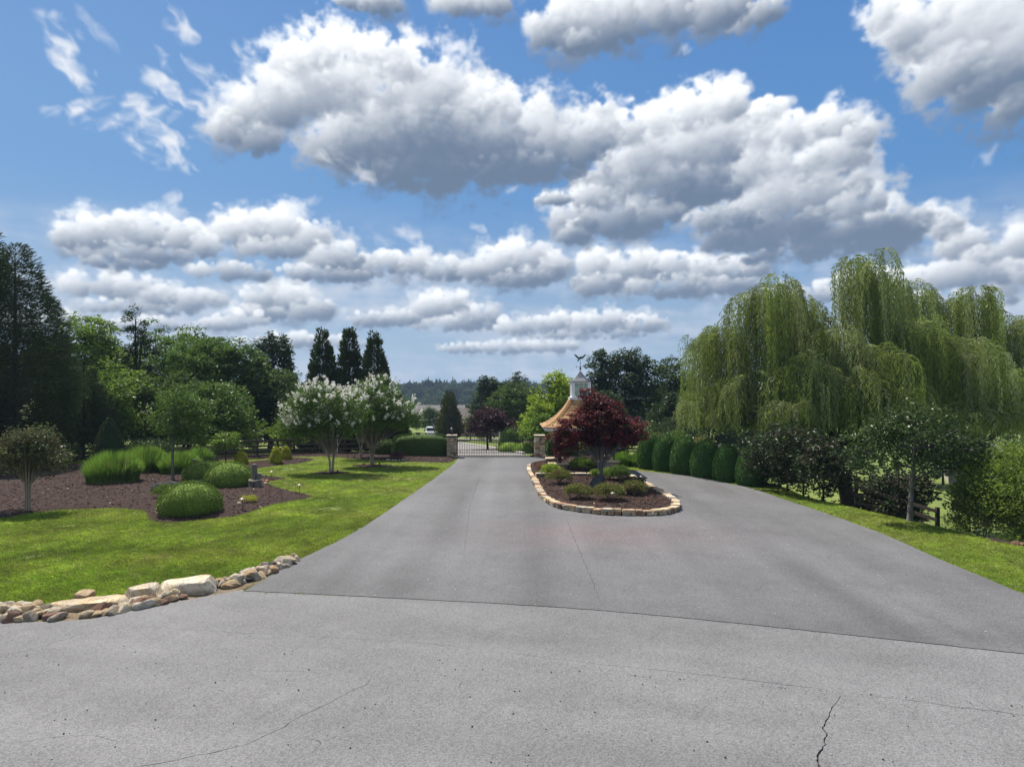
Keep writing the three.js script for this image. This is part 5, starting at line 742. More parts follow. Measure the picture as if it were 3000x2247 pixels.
{
  R = rng(707); const c = new THREE.CatmullRomCurve3([[-13.6, 13.55], [-11.2, 13.5], [-9.6, 13.75], [-8.5, 14.0], [-7.7, 14.65], [-7.0, 15.45], [-6.55, 16.1], [-6.2, 17.0], [-5.98, 17.8], [-5.9, 18.3]].map(([x, d]) => V(x, 0, d))), len = c.getLength();
  const big = [[-7.2, 15.35, 0.62], [-8.75, 14.2, 0.7], [-7.95, 14.9, 0.35]];
  for (let s = 0; s < len; s += 0.14) {
    const t = s / len, wid = lerp(0.95, 0.3, t);
    for (let k = 0; k < (t > 0.9 ? 2 : t < 0.45 ? 4 : 3); k++) {
      const p = c.getPointAt(t), T = c.getTangentAt(t), o = (k - 1.1 + rr(-0.25, 0.25)) * 0.30 * wid - 0.10, x = p.x + T.z * o * -1, d = p.z - T.x * o * -1, w = rr(0.18, 0.46) * (k === 2 ? 0.85 : 1);
      if (big.some(([bx, bd, br]) => Math.hypot((x - bx), (d - bd) * 1.4) < br) || (R() < 0.12)) continue;
      const mi = pick([0, 1, 1, 3, 3, 3, 7, 7, 2, 4, 5]);
      rock('edging_rock', `${w > 0.33 ? 'large' : w > 0.24 ? 'middling' : 'small'} ${['ochre', 'tan', 'rusty orange', 'cream', 'grey brown', 'red brown', 'slate', 'whitish'][mi]} rock ${t < 0.4 ? 'near the long slab boulder in the loose edging' : t < 0.72 ? 'around the largest boulder in the loose edging' : 'at the tapering end of the loose edging'}`, x, 0.045 + 0.10 * (k > 0 ? 1 : 0) * R() + 0.03, d, w, w * rr(0.45, 0.75), w * rr(0.6, 0.9), mi, Math.floor(R() * 10), R() * 6.28, ge, rr(-0.2, 0.2));
    }
  }
}
rock('boulder', 'dark grey rounded boulder at the foot of the red maple', 3.8, 0.42, 29.9, 1.0, 0.86, 0.8, 6, 0, 0.7);
rock('boulder', 'dark grey flat boulder at the foot of the leaning tree', -14.95, 0.28, 29.6, 1.3, 0.7, 0.7, 6, 4, 0.1);
rock('garden_rock', 'black rounded rock on the lawn edge behind the pilings', -12.85, 0.16, 35.3, 0.42, 0.24, 0.28, 6, 1, 0.1);
rock('garden_rock', 'little tan rock at the foot of the pilings', -11.75, 0.16, 32.6, 0.22, 0.16, 0.2, 1, 2, 0.4);
rock('garden_rock', 'little white rock on the mulch in front of the pilings', -11.95, 0.13, 31.2, 0.2, 0.1, 0.14, 7, 3, 0.4);
rock('garden_rock', 'little white rock beside the yellow grassy tuft', -10.75, 0.13, 26.9, 0.2, 0.14, 0.16, 7, 5, 0.4);
{ R = rng(717); const coral = mat(0.55, 0.22, 0.14, 0.85, { map: stoneTex });
  for (let i = 0; i < 7; i++) { const m = rock('coral_stone', 'small orange stone in the row beside the path light behind the pilings', -12.75 + 0.1 * i, 0.12, 34.0 + rr(-0.12, 0.12), rr(0.1, 0.16), 0.08, 0.1, 0, i, R() * 6, 'small orange stones by the pilings'); m.material = coral; }
  for (let i = 0; i < 5; i++) { const m = rock('coral_stone', 'small orange stone at the foot of the bed boulder', -15.0 + 0.1 * i, 0.11, 28.3 + rr(-0.1, 0.1), rr(0.09, 0.15), 0.07, 0.1, 0, i, R() * 6, 'small orange stones by the bed boulder'); m.material = coral; }
  for (let i = 0; i < 16; i++) { const a = 3.3 + i / 16 * 5.4; rock('ring_stone', 'small pale stone in the ring round the dark bronze shrub', -7.5 + Math.cos(a) * 0.66, 0.1, 44.8 + Math.sin(a) * 0.5, rr(0.14, 0.24), 0.13, 0.15, 7, i, R() * 6, 'pale stones ringing the dark bronze shrub'); }
  for (let i = 0; i < 26; i++) { const x = 14.9 + i * 0.13, d = 20.3 - 0.05 * i + rr(-0.25, 0.25); rock('slope_stone', 'dark brown stone in the shaded pile at the bank edge', x, G(x, d) + 0.06, d, rr(0.16, 0.3), rr(0.1, 0.18), 0.2, pick([4, 5, 5]), i, R() * 6, 'dark stones at the edge of the bank'); } }

// cut stones for walls
const blocks = Array.from({ length: 8 }, (_, s) => {
  const r = rng(s * 13 + 5), g = new THREE.BoxGeometry(1, 1, 1, 2, 2, 2), p = g.attributes.position, seen = new Map();
  for (let i = 0; i < p.count; i++) { const k = [p.getX(i), p.getY(i), p.getZ(i)].map((v) => v.toFixed(1)).join(); if (!seen.has(k)) { const e = k.split(',').filter((v) => Math.abs(v) > 0.4).length, f = e === 3 ? 0.86 : e === 2 ? 0.94 : 1.0; seen.set(k, [f + 0.09 * (r() - 0.5), f + 0.09 * (r() - 0.5), f + 0.09 * (r() - 0.5)]); } const f = seen.get(k); p.setXYZ(i, p.getX(i) * f[0], p.getY(i) * f[1], p.getZ(i) * f[2]); }
  const uv = []; for (let i = 0; i < p.count; i++) uv.push(p.getX(i) * 0.4 + p.getZ(i) * 0.3 + s, p.getY(i) * 0.3 + p.getZ(i) * 0.2); g.setAttribute('uv', new THREE.Float32BufferAttribute(uv, 2)); g.deleteAttribute('normal'); return toCreasedNormals(mergeVertices(g, 1e-3), 0.7);
});
function block(parent, x, y, z, w, h, dp, turn, mi, name = 'stone') { const m = part(name, pick(blocks), stones[mi], parent); m.position.set(x, y, z); m.scale.set(w, h, dp); m.rotation.y = turn; return m; }
{ // low dry-laid wall round the island
  R = rng(811); const t = thing('stone_edging', 'low two-course wall of tan and brown stones round the island bed', 'wall', 0, 0.05, 0), c = new THREE.CatmullRomCurve3(islandOutline.map(([x, d]) => V(x, 0, -d)), true), len = c.getLength();
  for (let row = 0; row < 2; row++) for (let s = row * 0.13; s < len - 0.1;) {
    const p0 = c.getPointAt(clamp(s / len, 0, 1)), rear = -p0.z > 38 || (p0.x > 5 && -p0.z > 31), w = rear ? rr(0.5, 0.8) : row ? rr(0.17, 0.50) : rr(0.15, 0.44), p = c.getPointAt(clamp((s + w / 2) / len, 0, 1)), T = c.getTangentAt(clamp((s + w / 2) / len, 0, 1)), h = row ? rr(0.075, 0.14) : rr(0.12, 0.15);
    block(t, p.x, row ? 0.185 + h * 0.1 + rr(-0.02, 0.015) : 0.075, p.z, w * 1.0, h, row ? rr(0.22, 0.38) : rr(0.20, 0.29), Math.atan2(-T.z, T.x) + rr(-0.13, 0.13), row ? pick([0, 0, 1, 1, 3, 2, 5, 4]) : pick([4, 4, 5, 2, 0, 1])); s += w + 0.012;
  }
  t.scale.y = 0.86;
  const u = thing('stone_ledge', 'low pale-capped stone ledge across the island in front of the pavilion', 'wall', 0, 0.15, 0);
  for (let x = 1.2; x < 4.25;) { const w = rr(0.35, 0.6); block(u, x + w / 2, 0.06, -35.05, w, 0.2, 0.22, rr(-0.04, 0.04), pick([4, 4, 3])); block(u, x + w / 2, 0.2, -35.03, w, 0.075, 0.34, rr(-0.03, 0.03), pick([3, 7, 1]), 'cap_stone'); x += w + 0.01; }
}
// gate pillars of stacked stone
function pillar(label, x, d, s, h) {
  const t = thing('gate_pillar', label, 'pillar', x, G(x, d), d, 0, 'stone pillars of the gate'); put(t, 'core', box(s - 0.12, h - 0.05, s - 0.12, 0, h / 2 - 0.03, 0), mat(0.12, 0.105, 0.09, 1));
  for (let y = 0.02; y < h - 0.1;) { const ch = Math.min(rr(0.09, 0.16), h - 0.06 - y); for (let f = 0; f < 4; f++) { const a = f * Math.PI / 2; for (let u = -s / 2; u < s / 2 - 0.1;) { const w = Math.min(rr(0.16, 0.36), s / 2 - u), q = s / 2 - 0.05 + rr(-0.012, 0.012), m = u + w / 2; block(t, Math.cos(a) * m + Math.sin(a) * q, y + ch / 2, -Math.sin(a) * m + Math.cos(a) * q, w * 0.98, ch * 0.97, 0.14, a, pick([4, 4, 1, 2, 4, 3, 5])); u += w; } } y += ch; }
  put(t, 'cap', at(rbox(s + 0.1, 0.07, s + 0.1, 0, 0, 0, 0.015), 0, h + 0.03, 0), stones[3]); return t;
}
R = rng(821);
pillar('stacked stone gate pillar at the hedge end, carrying a lantern', -4.15, 47.1, 0.62, 1.52);
pillar('stacked stone gate pillar on the pavilion side, without lantern', 1.9, 47.1, 0.66, 1.52);
{ // lantern on the pillar
  const t = thing('gate_lantern', 'small black lantern with glass sides on the hedge-side gate pillar', 'lantern', -4.15, 1.585, 47.1);
  put(t, 'base', merged([cyl(0.08, 0.06, 0.03), cyl(0.03, 0.025, 0.16, 0, 0.03, 0), cyl(0.05, 0.09, 0.05, 0, 0.18, 0)]), M.black);
  put(t, 'glass', cyl(0.07, 0.10, 0.18, 0, 0.23, 0, 6), new THREE.MeshPhysicalMaterial({ color: 0xffffff, roughness: 0.15, transmission: 1, thickness: 0 }));
  put(t, 'frame', merged(Array.from({ length: 6 }, (_, i) => limb([[Math.cos(i * 1.047) * 0.075, 0.22, Math.sin(i * 1.047) * 0.075], [Math.cos(i * 1.047) * 0.09, 0.32, Math.sin(i * 1.047) * 0.09], [Math.cos(i * 1.047) * 0.105, 0.42, Math.sin(i * 1.047) * 0.105]], 0.008, 0.008, 4, 2))), M.black); put(t, 'roof', merged([cyl(0.13, 0.03, 0.1, 0, 0.41, 0, 6), cyl(0.02, 0.005, 0.07, 0, 0.51, 0, 6)]), M.black);
}
{ // iron gate
  const t = thing('iron_gate', 'black wrought iron gate with arched picket tops between the stone pillars', 'gate', -1.12, 0.06, 47.35), w = 5.4, n = 46;
  for (const [y, h] of [[0.06, 0.05], [0.28, 0.04], [1.12, 0.05], [1.03, 0.03]]) put(t, 'rail', box(w, h, 0.045, 0, y, 0), M.iron);
  put(t, 'rail', box(w, 0.025, 0.03, 0, 0.45, 0), M.iron);
  for (let i = 0; i < n; i++) { const u = i / (n - 1) * 2 - 1, top = 1.2 + 0.42 * Math.pow(Math.cos(u * Math.PI / 2), 1.6); part('picket', pick0(top), M.iron, t).position.set(u * (w / 2 - 0.05), 0.05, 0.03); }
  for (let i = 0; i < 12; i++) part('dog_bar', box(0.016, 0.16, 0.016, 0, 0.37, 0), M.iron, t).position.set(-w / 2 + 0.25 + i * 0.445, 0, 0.03);
  for (const s of [-1, 1]) put(t, 'stile', box(0.06, 1.35, 0.06, s * (w / 2 - 0.02), 0.69, 0), M.iron);
  const bronze = mat(0.16, 0.09, 0.03, 0.4, { metalness: 0.6 }); for (const s of [-1, 1]) put(t, 'emblem', limb([[s * 0.14 + 0.05, 0.78, 0.07], [s * 0.03 + 0.05, 0.70, 0.07], [s * 0.06 + 0.05, 0.52, 0.07], [s * 0.17 + 0.05, 0.46, 0.07]], 0.022, 0.014, 6, 10), bronze);
  put(t, 'wheel', at(cyl(0.07, 0.07, 0.05, 0, -0.025, 0, 14), w / 2 - 0.25, 0.05, 0.06, Math.PI / 2), M.black); put(t, 'motor_box', rbox(0.16, 0.14, 0.2, w / 2 - 0.1, 0.08, 0.12), M.black);
}
function pick0(top) { return merged([box(0.026, top - 0.06, 0.026, 0, (top - 0.06) / 2, 0), new THREE.ConeGeometry(0.024, 0.08, 4).translate(0, top - 0.02, 0)]); }
// board fences
function fence(label, posts, h, group, boards = 4) {
  const t = thing('board_fence', label, 'fence', 0, 0, 0, 0, group);
  posts.forEach(([x, d]) => { const y = G(x, d); put(t, 'post', rbox(0.12, h + 0.25, 0.12, x, y + h / 2 - 0.05, -d, 0.012), M.fence); });
  for (let i = 0; i < posts.length - 1; i++) for (let k = 0; k < boards; k++) { const [ax, ad] = posts[i], [bx, bd] = posts[i + 1], ya = G(ax, ad), yb = G(bx, bd), l = Math.hypot(bx - ax, bd - ad), g = rbox(l + 0.04, 0.125, 0.028, 0, 0, 0, 0.006); g.rotateZ(Math.atan2(yb - ya, l)); g.rotateY(Math.atan2(bd - ad, bx - ax)); g.translate((ax + bx) / 2 + 0.08 * Math.sin(Math.atan2(bd - ad, bx - ax)), (ya + yb) / 2 + 0.16 + k * (h - 0.22) / (boards - 1), -(ad + bd) / 2 + 0.08 + 0.004 * (k % 2)); put(t, 'board', g, M.fence); }
  return t;
}
fence('dark brown four-board fence curving along the back of the left lawn', [[-24.5, 42.6], [-22, 43.9], [-19.6, 45.1], [-17.3, 46.4], [-15.9, 48.4], [-14.3, 49.6], [-12.2, 49.9], [-10.1, 50], [-8.2, 50]], 1.2, 'dark brown board fences');
fence('short end of dark brown board fence below the small oak', [[13.9, 27.6], [14.7, 25.9], [15.25, 24.5]], 1.15, 'dark brown board fences');
put(thing('sign_stake', 'thin pale stake standing at the fence behind the crape myrtle', 'stake', -12.6, 0.1, 49.3), 'stake', merged([box(0.03, 1.25, 0.02, 0, 0.62, 0), box(0.16, 0.1, 0.015, 0, 1.28, 0.004)]), M.white);

// wooden pilings with rope
{
  const t = thing('roped_pilings', 'cluster of weathered grey wooden pilings tied with rope in the mulch', 'pilings', -11.9, 0.08, 31.5);
  for (const [x, z, h, r] of [[0.0, -0.08, 1.10, 0.115], [0.22, -0.02, 0.68, 0.12], [-0.02, 0.16, 0.40, 0.115], [0.21, 0.19, 0.42, 0.115]]) put(t, 'piling', merged([cyl(r, r * 0.98, h, x, 0, z, 14), cyl(r * 0.98, r * 0.86, 0.012, x, h, z, 14)]), M.greyWood);
  const rope = mat(0.42, 0.38, 0.29, 0.95), ring = [[-0.16, 0.41, 0.18], [-0.06, 0.39, 0.30], [0.1, 0.37, 0.33], [0.25, 0.40, 0.33], [0.36, 0.42, 0.2], [0.36, 0.43, 0.0], [0.25, 0.43, -0.17], [0.02, 0.42, -0.22], [-0.15, 0.42, -0.1]];
  put(t, 'rope', new THREE.TubeGeometry(new THREE.CatmullRomCurve3(ring.map((p) => V(...p)), true), 60, 0.02, 7, true), rope); put(t, 'rope_end', limb([[-0.16, 0.41, 0.18], [-0.13, 0.2, 0.26], [-0.12, 0.05, 0.3], [-0.24, 0.02, 0.42]], 0.015, 0.012, 6, 10), rope);
}
function piling(label, x, d, h, r) { put(thing('wooden_piling', label, 'post', x, 0.08, d, 0, 'single weathered pilings in the left bed'), 'post', merged([cyl(r, r * 0.97, h, 0, 0, 0, 14), cyl(r * 0.97, r * 0.85, 0.012, 0, h, 0, 14)]), M.greyWood); }
piling('short cut wooden stump between the dome shrubs', -14.65, 32.2, 0.3, 0.13); piling('weathered wooden post behind the flatter dome shrub', -16.45, 35.4, 0.95, 0.1); piling('low post stub next to the weathered wooden post', -16.1, 35.2, 0.5, 0.1);

// path lights
function pathLight(label, x, y, d, h = 0.46) { const t = thing('path_light', label, 'path light', x, y, d, 0, 'black mushroom-cap path lights'); put(t, 'stake', cyl(0.012, 0.012, h - 0.05, 0, -0.03, 0, 8), M.black); put(t, 'lens', cyl(0.022, 0.022, 0.05, 0, h - 0.085, 0, 10), mat(0.6, 0.6, 0.55, 0.3)); put(t, 'cap', new THREE.ConeGeometry(0.105, 0.06, 18).translate(0, h - 0.01, 0), mat(0.16, 0.15, 0.14, 0.55, { metalness: 0.7 })); }
pathLight('path light beside the yellow grassy tuft', -10.1, 0.1, 25.6); pathLight('path light on the mulch tip by the lawn', -9.2, 0.08, 29.6); pathLight('path light by the black rock behind the pilings', -12.2, 0.1, 34.7, 0.42);
pathLight('path light on the island near the left stone edge', 2.4, 0.22, 30.4, 0.44); pathLight('path light in front of the middle island shrub', 3.86, 0.22, 26.1, 0.48); pathLight('path light on the right edge of the island', 6.0, 0.2, 31.7, 0.44);
[['small black spotlight at the foot of the three-trunked crape myrtle', -9.55, 37.4], ['small black spotlight left of the thick crape myrtle trunk', -9.0, 41.4], ['small black spotlight right of the thick crape myrtle trunk', -8.05, 41.4], ['small black spotlight at the pale double-trunked crape myrtle', -10.6, 45.8]].forEach(([l, x, d]) => { const t = thing('spotlight', l, 'spotlight', x, 0.08, d, 0, 'black spotlights under the crape myrtles'); put(t, 'stake', cyl(0.01, 0.01, 0.1, 0, -0.02, 0, 6), M.black); put(t, 'head', at(cyl(0.05, 0.04, 0.13, 0, -0.06, 0, 10), 0, 0.12, 0, -0.7), M.black); });
clock('built');

// ---------- the pavilion on the island ----------
const font = await new FontLoader().loadAsync('fonts/droid/droid_sans_bold.typeface.json');
{
  R = rng(901); const cx = 3.88, cd = 38.7, t = thing('pavilion', 'open maroon-posted pavilion with flared cedar shingle roof and white cupola', 'pavilion', cx, 0, cd), floorY = 0.3;
  const px = 1.28, pz = 1.5, shade = stones[4];
  for (const sx of [-1, 1]) for (const sz of [-1, 1]) {
    const w = sx > 0 ? 1.1 : 0.95, pier = new THREE.Group(); pier.name = 'pier'; pier.position.set(sx * px + (sx > 0 ? 0.05 : -0.08), 0, sz * pz); t.add(pier); const h = sx > 0 ? 0.72 : 0.60;
    put(pier, 'core', box(w - 0.1, h - 0.1, 0.56, 0, (h - 0.1) / 2 + 0.05, 0), mat(0.12, 0.10, 0.08, 1));
    for (let y = 0.12; y < h - 0.06;) { const ch = Math.min(rr(0.11, 0.17), h - y); for (const [a, half, q] of [[0, w / 2, 0.28], [Math.PI, w / 2, 0.28], [Math.PI / 2, 0.3, w / 2 - 0.06], [-Math.PI / 2, 0.3, w / 2 - 0.06]]) for (let u = -half; u < half - 0.06;) { const bw = Math.min(rr(0.2, 0.42), half - u), m = u + bw / 2; block(pier, Math.cos(a) * m + Math.sin(a) * q, y + ch / 2, -Math.sin(a) * m + Math.cos(a) * q, bw, ch, 0.13, a, pick([2, 4, 1, 0, 2, 5])); u += bw; } y += ch; }
    put(pier, 'cap', at(rbox(w + 0.16, 0.07, 0.84, 0, 0, 0, 0.02), 0, h + 0.03, 0), stones[1]);
    put(t, 'post', rbox(0.2, 2.45 - h - 0.07, 0.2, sx * px, (2.45 + h + 0.07) / 2, sz * pz, 0.012), M.maroon);
  }
  for (const s of [-1, 1]) { put(t, 'beam', rbox(2.9, 0.2, 0.14, 0, 2.36, s * (pz + 0.001), 0.01), M.maroon); put(t, 'beam', rbox(0.14, 0.18, 3.2, s * px, 2.34, 0, 0.01), M.maroon); }
  const hw = 2.1; for (let f = 0; f < 4; f++) { const g = f % 2 ? rbox(0.035, 0.17, hw * 2 - 0.08, (f === 1 ? 1 : -1) * (hw - 0.02), 2.52, 0, 0.006) : rbox(hw * 2, 0.17, 0.035, 0, 2.52, (f ? 1 : -1) * (hw - 0.02), 0.006); put(t, 'fascia', g, M.white); }
  put(t, 'soffit', box(hw * 2 - 0.08, 0.02, hw * 2 - 0.08, 0, 2.45, 0), M.white);
  // roof profile: half width -> height
  const prof = [[2.16, 2.60], [1.9, 2.71], [1.63, 2.87], [1.35, 3.10], [1.1, 3.37], [0.85, 3.70], [0.58, 4.12]], cv = new THREE.CatmullRomCurve3(prof.map(([r, y]) => V(r, y, 0)));
  const deck = []; { const n = 14, pos = [], idx = []; for (let i = 0; i <= n; i++) { const p = cv.getPointAt(i / n); for (const [a, b] of [[-1, 1], [1, 1], [1, -1], [-1, -1]]) pos.push(a * p.x, p.y, b * p.x); } for (let i = 0; i < n; i++) for (let f = 0; f < 4; f++) { const a = i * 4 + f, b = i * 4 + (f + 1) % 4; idx.push(a, b, a + 4, b, b + 4, a + 4); } const g = new THREE.BufferGeometry(); g.setAttribute('position', new THREE.Float32BufferAttribute(pos, 3)); g.setIndex(idx); const h = g.toNonIndexed(); h.computeVertexNormals(); put(t, 'roof_deck', h, mat(0.10, 0.06, 0.03, 1)); }
  const cedar = [[0.46, 0.27, 0.11], [0.40, 0.225, 0.085], [0.52, 0.33, 0.15], [0.36, 0.19, 0.07]].map((c) => mat(...c, 0.8, { map: woodTex, bumpMap: woodTex, bumpScale: 0.004 })), sh = [0.2, 0.26, 0.32].map((w) => { const g = new THREE.BoxGeometry(w - 0.008, 0.022, 0.27); g.translate(0, 0.011, 0.0); return g; }), lens = cv.getLength(), rows = 13, hidden = [];
  for (let f = 0; f < 4; f++) {
    const a = f * Math.PI / 2;                         // 0 front (+z), 1 right, 2 back, 3 left
    for (let r = 0; r < rows; r++) {
      const u = (r + 0.5) / rows, p = cv.getPointAt(u), q = cv.getPointAt(Math.min(1, u + 0.03)), sl = Math.atan2(q.y - p.y, p.x - q.x);
      for (let s = -p.x + (r % 2) * 0.1; s < p.x - 0.05;) {
        const k = Math.floor(R() * 3), w = [0.2, 0.26, 0.32][k], ww = Math.min(w, p.x - s), m = new THREE.Object3D(), lx = s + ww / 2, out = p.x + 0.012, dy = rr(-0.008, 0.008);
        m.rotation.set(0, a, 0, 'YXZ'); m.rotation.x = sl - 0.09 + rr(-0.012, 0.012); m.rotation.order = 'YXZ'; m.position.set(Math.sin(a) * out + Math.cos(a) * lx, p.y + 0.012 + dy, Math.cos(a) * out - Math.sin(a) * lx); m.scale.set(ww / w, 1, 1);
        if (f === 0 || f === 3) { const o = part('shingle', sh[k], pick(cedar), t); o.rotation.copy(m.rotation); o.position.copy(m.position); o.scale.copy(m.scale); } else { m.updateMatrix(); hidden.push(sh[k].clone().applyMatrix4(m.matrix)); }
        s += w;
      }
    }
    // hip caps
    const hip = []; for (let r = 0; r < 14; r++) { const p = cv.getPointAt(Math.min(0.98, (r + 0.5) / 14)), q = cv.getPointAt(Math.min(1, (r + 0.5) / 14 + 0.03)), ha = a + Math.PI / 4, sl = Math.atan2(q.y - p.y, (p.x - q.x) * 1.414); for (const e of [-1, 1]) { const g = new THREE.BoxGeometry(0.11, 0.02, 0.22); g.translate(e * 0.05, 0.03, 0); g.rotateZ(-e * 0.5); g.rotateX(sl - 0.07); g.rotateY(ha); g.translate(Math.sin(ha) * p.x * 1.414, p.y + 0.02, Math.cos(ha) * p.x * 1.414); hip.push(g); } }
    put(t, 'hip_cap', merged(hip), cedar[f % 4], 'stuff');
  }
  put(t, 'shingles_far_side', merged(hidden), cedar[0], 'stuff');
  // cupola
  const cu = new THREE.Group(); cu.name = 'cupola'; t.add(cu); cu.position.y = 4.1;
  put(cu, 'base_trim', merged([box(1.30, 0.10, 1.30, 0, 0.05, 0), box(1.22, 0.05, 1.22, 0, 0.125, 0), box(1.34, 0.02, 1.34, 0, 0.11, 0)]), M.white);
  for (const sx of [-1, 1]) for (const sz of [-1, 1]) put(cu, 'corner_post', box(0.17, 0.86, 0.17, sx * 0.455, 0.58, sz * 0.455), M.white);
  for (let f = 0; f < 4; f++) {
    const g = new THREE.Group(); const a = f * Math.PI / 2, T = (q) => { q.rotateY(a); return q; };
    put(cu, 'window_rail', T(merged([box(0.74, 0.09, 0.10, 0, 0.195, 0.47), box(0.74, 0.10, 0.10, 0, 0.96, 0.47)])), M.white);
    put(cu, 'muntin', T(merged([box(0.02, 0.67, 0.03, -0.125, 0.575, 0.47), box(0.02, 0.67, 0.03, 0.125, 0.575, 0.47), box(0.74, 0.02, 0.03, 0, 0.575, 0.472)])), M.white);
    for (const k of [-1, 0, 1]) put(cu, 'pane', T(box(0.235, 0.67, 0.006, k * 0.25, 0.575, 0.455)), new THREE.MeshPhysicalMaterial({ color: 0xf4faf4, roughness: 0.06, transmission: 1, thickness: 0 }));
  }
  put(cu, 'inner_panel', merged([box(0.66, 0.7, 0.66, 0, 0.575, 0)]), mat(0.62, 0.66, 0.60, 0.9));
  const rp = [[0.60, 1.02], [0.46, 1.10], [0.32, 1.21], [0.19, 1.36], [0.07, 1.54]], rv = new THREE.CatmullRomCurve3(rp.map(([r, y]) => V(r, y, 0))), pos = [], idx = []; for (let i = 0; i <= 10; i++) { const p = rv.getPointAt(i / 10); for (const [a, b] of [[-1, 1], [1, 1], [1, -1], [-1, -1]]) pos.push(a * p.x, p.y, b * p.x); } for (let i = 0; i < 10; i++) for (let f = 0; f < 4; f++) { const a = i * 4 + f, b = i * 4 + (f + 1) % 4; idx.push(a, b, a + 4, b, b + 4, a + 4); }
  const g = new THREE.BufferGeometry(); g.setAttribute('position', new THREE.Float32BufferAttribute(pos, 3)); g.setIndex(idx); const h = g.toNonIndexed(); h.computeVertexNormals(); put(cu, 'metal_roof', h, mat(0.17, 0.18, 0.19, 0.42, { metalness: 0.5 })); put(cu, 'roof_edge', merged([box(1.2, 0.03, 0.03, 0, 1.02, 0.59), box(1.2, 0.03, 0.03, 0, 1.02, -0.59), box(0.03, 0.03, 1.15, 0.59, 1.02, 0), box(0.03, 0.03, 1.15, -0.59, 1.02, 0), box(1.18, 0.01, 1.18, 0, 1.012, 0)]), mat(0.10, 0.11, 0.12, 0.5)); put(cu, 'finial', merged([cyl(0.10, 0.075, 0.07, 0, 1.51, 0, 4).rotateY(0.785)]), mat(0.06, 0.065, 0.07, 0.5));
  // weathervane
  const w = thing('weathervane', 'dark metal weathervane with spread-winged bird on top of the cupola', 'weathervane', cx, 5.67, cd), dm = mat(0.030, 0.032, 0.034, 0.5, { metalness: 0.4 });
  put(w, 'rod', cyl(0.014, 0.009, 0.86, 0, -0.02, 0, 8), dm); put(w, 'ball', new THREE.SphereGeometry(0.062, 14, 10).translate(0, 0.17, 0), dm); put(w, 'ball', new THREE.SphereGeometry(0.042, 12, 8).translate(0, 0.275, 0), dm); put(w, 'ball', new THREE.SphereGeometry(0.026, 12, 8).translate(0, 0.47, 0), dm);
  put(w, 'direction_arm', cyl(0.007, 0.007, 0.42, 0, -0.21, 0, 6).rotateZ(Math.PI / 2).translate(0, 0.285, 0), dm); put(w, 'direction_arm', cyl(0.007, 0.007, 0.42, 0, -0.21, 0, 6).rotateX(Math.PI / 2).translate(0, 0.285, 0), dm);
  for (const [ch, x, z, ry] of [['E', -0.23, 0, Math.PI], ['W', 0.23, 0, 0], ['N', 0, 0.23, Math.PI / 2], ['S', 0, -0.23, Math.PI / 2]]) { const q = new TextGeometry(ch, { font, size: 0.085, depth: 0.012, curveSegments: 4 }); q.center(); q.rotateY(ry); q.translate(x, 0.29, z); put(w, 'letter', q, dm); }
  put(w, 'bird_body', at(new THREE.SphereGeometry(1, 16, 10).scale(0.075, 0.055, 0.16), 0.0, 0.80, 0.0, -0.5, 0.5), dm); put(w, 'bird_head', merged([new THREE.SphereGeometry(0.035, 10, 8).translate(0.06, 0.86, 0.12), new THREE.ConeGeometry(0.014, 0.05, 8).rotateX(1.7).translate(0.08, 0.85, 0.165)]), mat(0.25, 0.24, 0.22, 0.5));
  const wing = (s) => { const q = new THREE.Shape([[0, -0.05], [0.10, 0.03], [0.22, 0.13], [0.36, 0.20], [0.33, 0.12], [0.28, 0.05], [0.19, -0.03], [0.10, -0.10]].map(([a, b]) => new THREE.Vector2(s * a, b))); const e = new THREE.ExtrudeGeometry(q, { depth: 0.012, bevelEnabled: false }); e.rotateY(s * 0.5); return e.translate(s * 0.02, 0.83, 0); };
  put(w, 'wing', wing(-1), mat(0.07, 0.10, 0.10, 0.5, { metalness: 0.5 })); put(w, 'wing', wing(1), mat(0.07, 0.10, 0.10, 0.5, { metalness: 0.5 })); put(w, 'tail', at(new THREE.ConeGeometry(0.06, 0.2, 4).scale(1, 1, 0.25), -0.08, 0.70, -0.08, 0.5, 0.4, -0.6), dm);
  // gooseneck lamp on the pier
  const k = thing('gooseneck_lamp', 'black gooseneck lamp with pale dome top beside the pavilion pier', 'lamp', 5.62, 0.25, 37.6);
  put(k, 'arm', new THREE.TubeGeometry(new THREE.CatmullRomCurve3([[0, 0, 0], [0, 0.65, 0], [0.01, 0.9, 0], [0.08, 1.02, 0], [0.24, 1.05, 0]].map((p) => V(...p))), 24, 0.03, 8), M.black); put(k, 'head', rbox(0.13, 0.16, 0.13, 0.30, 1.05, 0, 0.02), M.black); put(k, 'dome', new THREE.SphereGeometry(0.085, 16, 10, 0, 6.283, 0, 1.6).translate(0.30, 1.13, 0), mat(0.62, 0.66, 0.60, 0.35)); put(k, 'lens', cyl(0.06, 0.04, 0.06, 0.10, 0.93, 0, 10), mat(0.6, 0.62, 0.66, 0.2)); put(k, 'base', cyl(0.08, 0.06, 0.04), M.black);
}

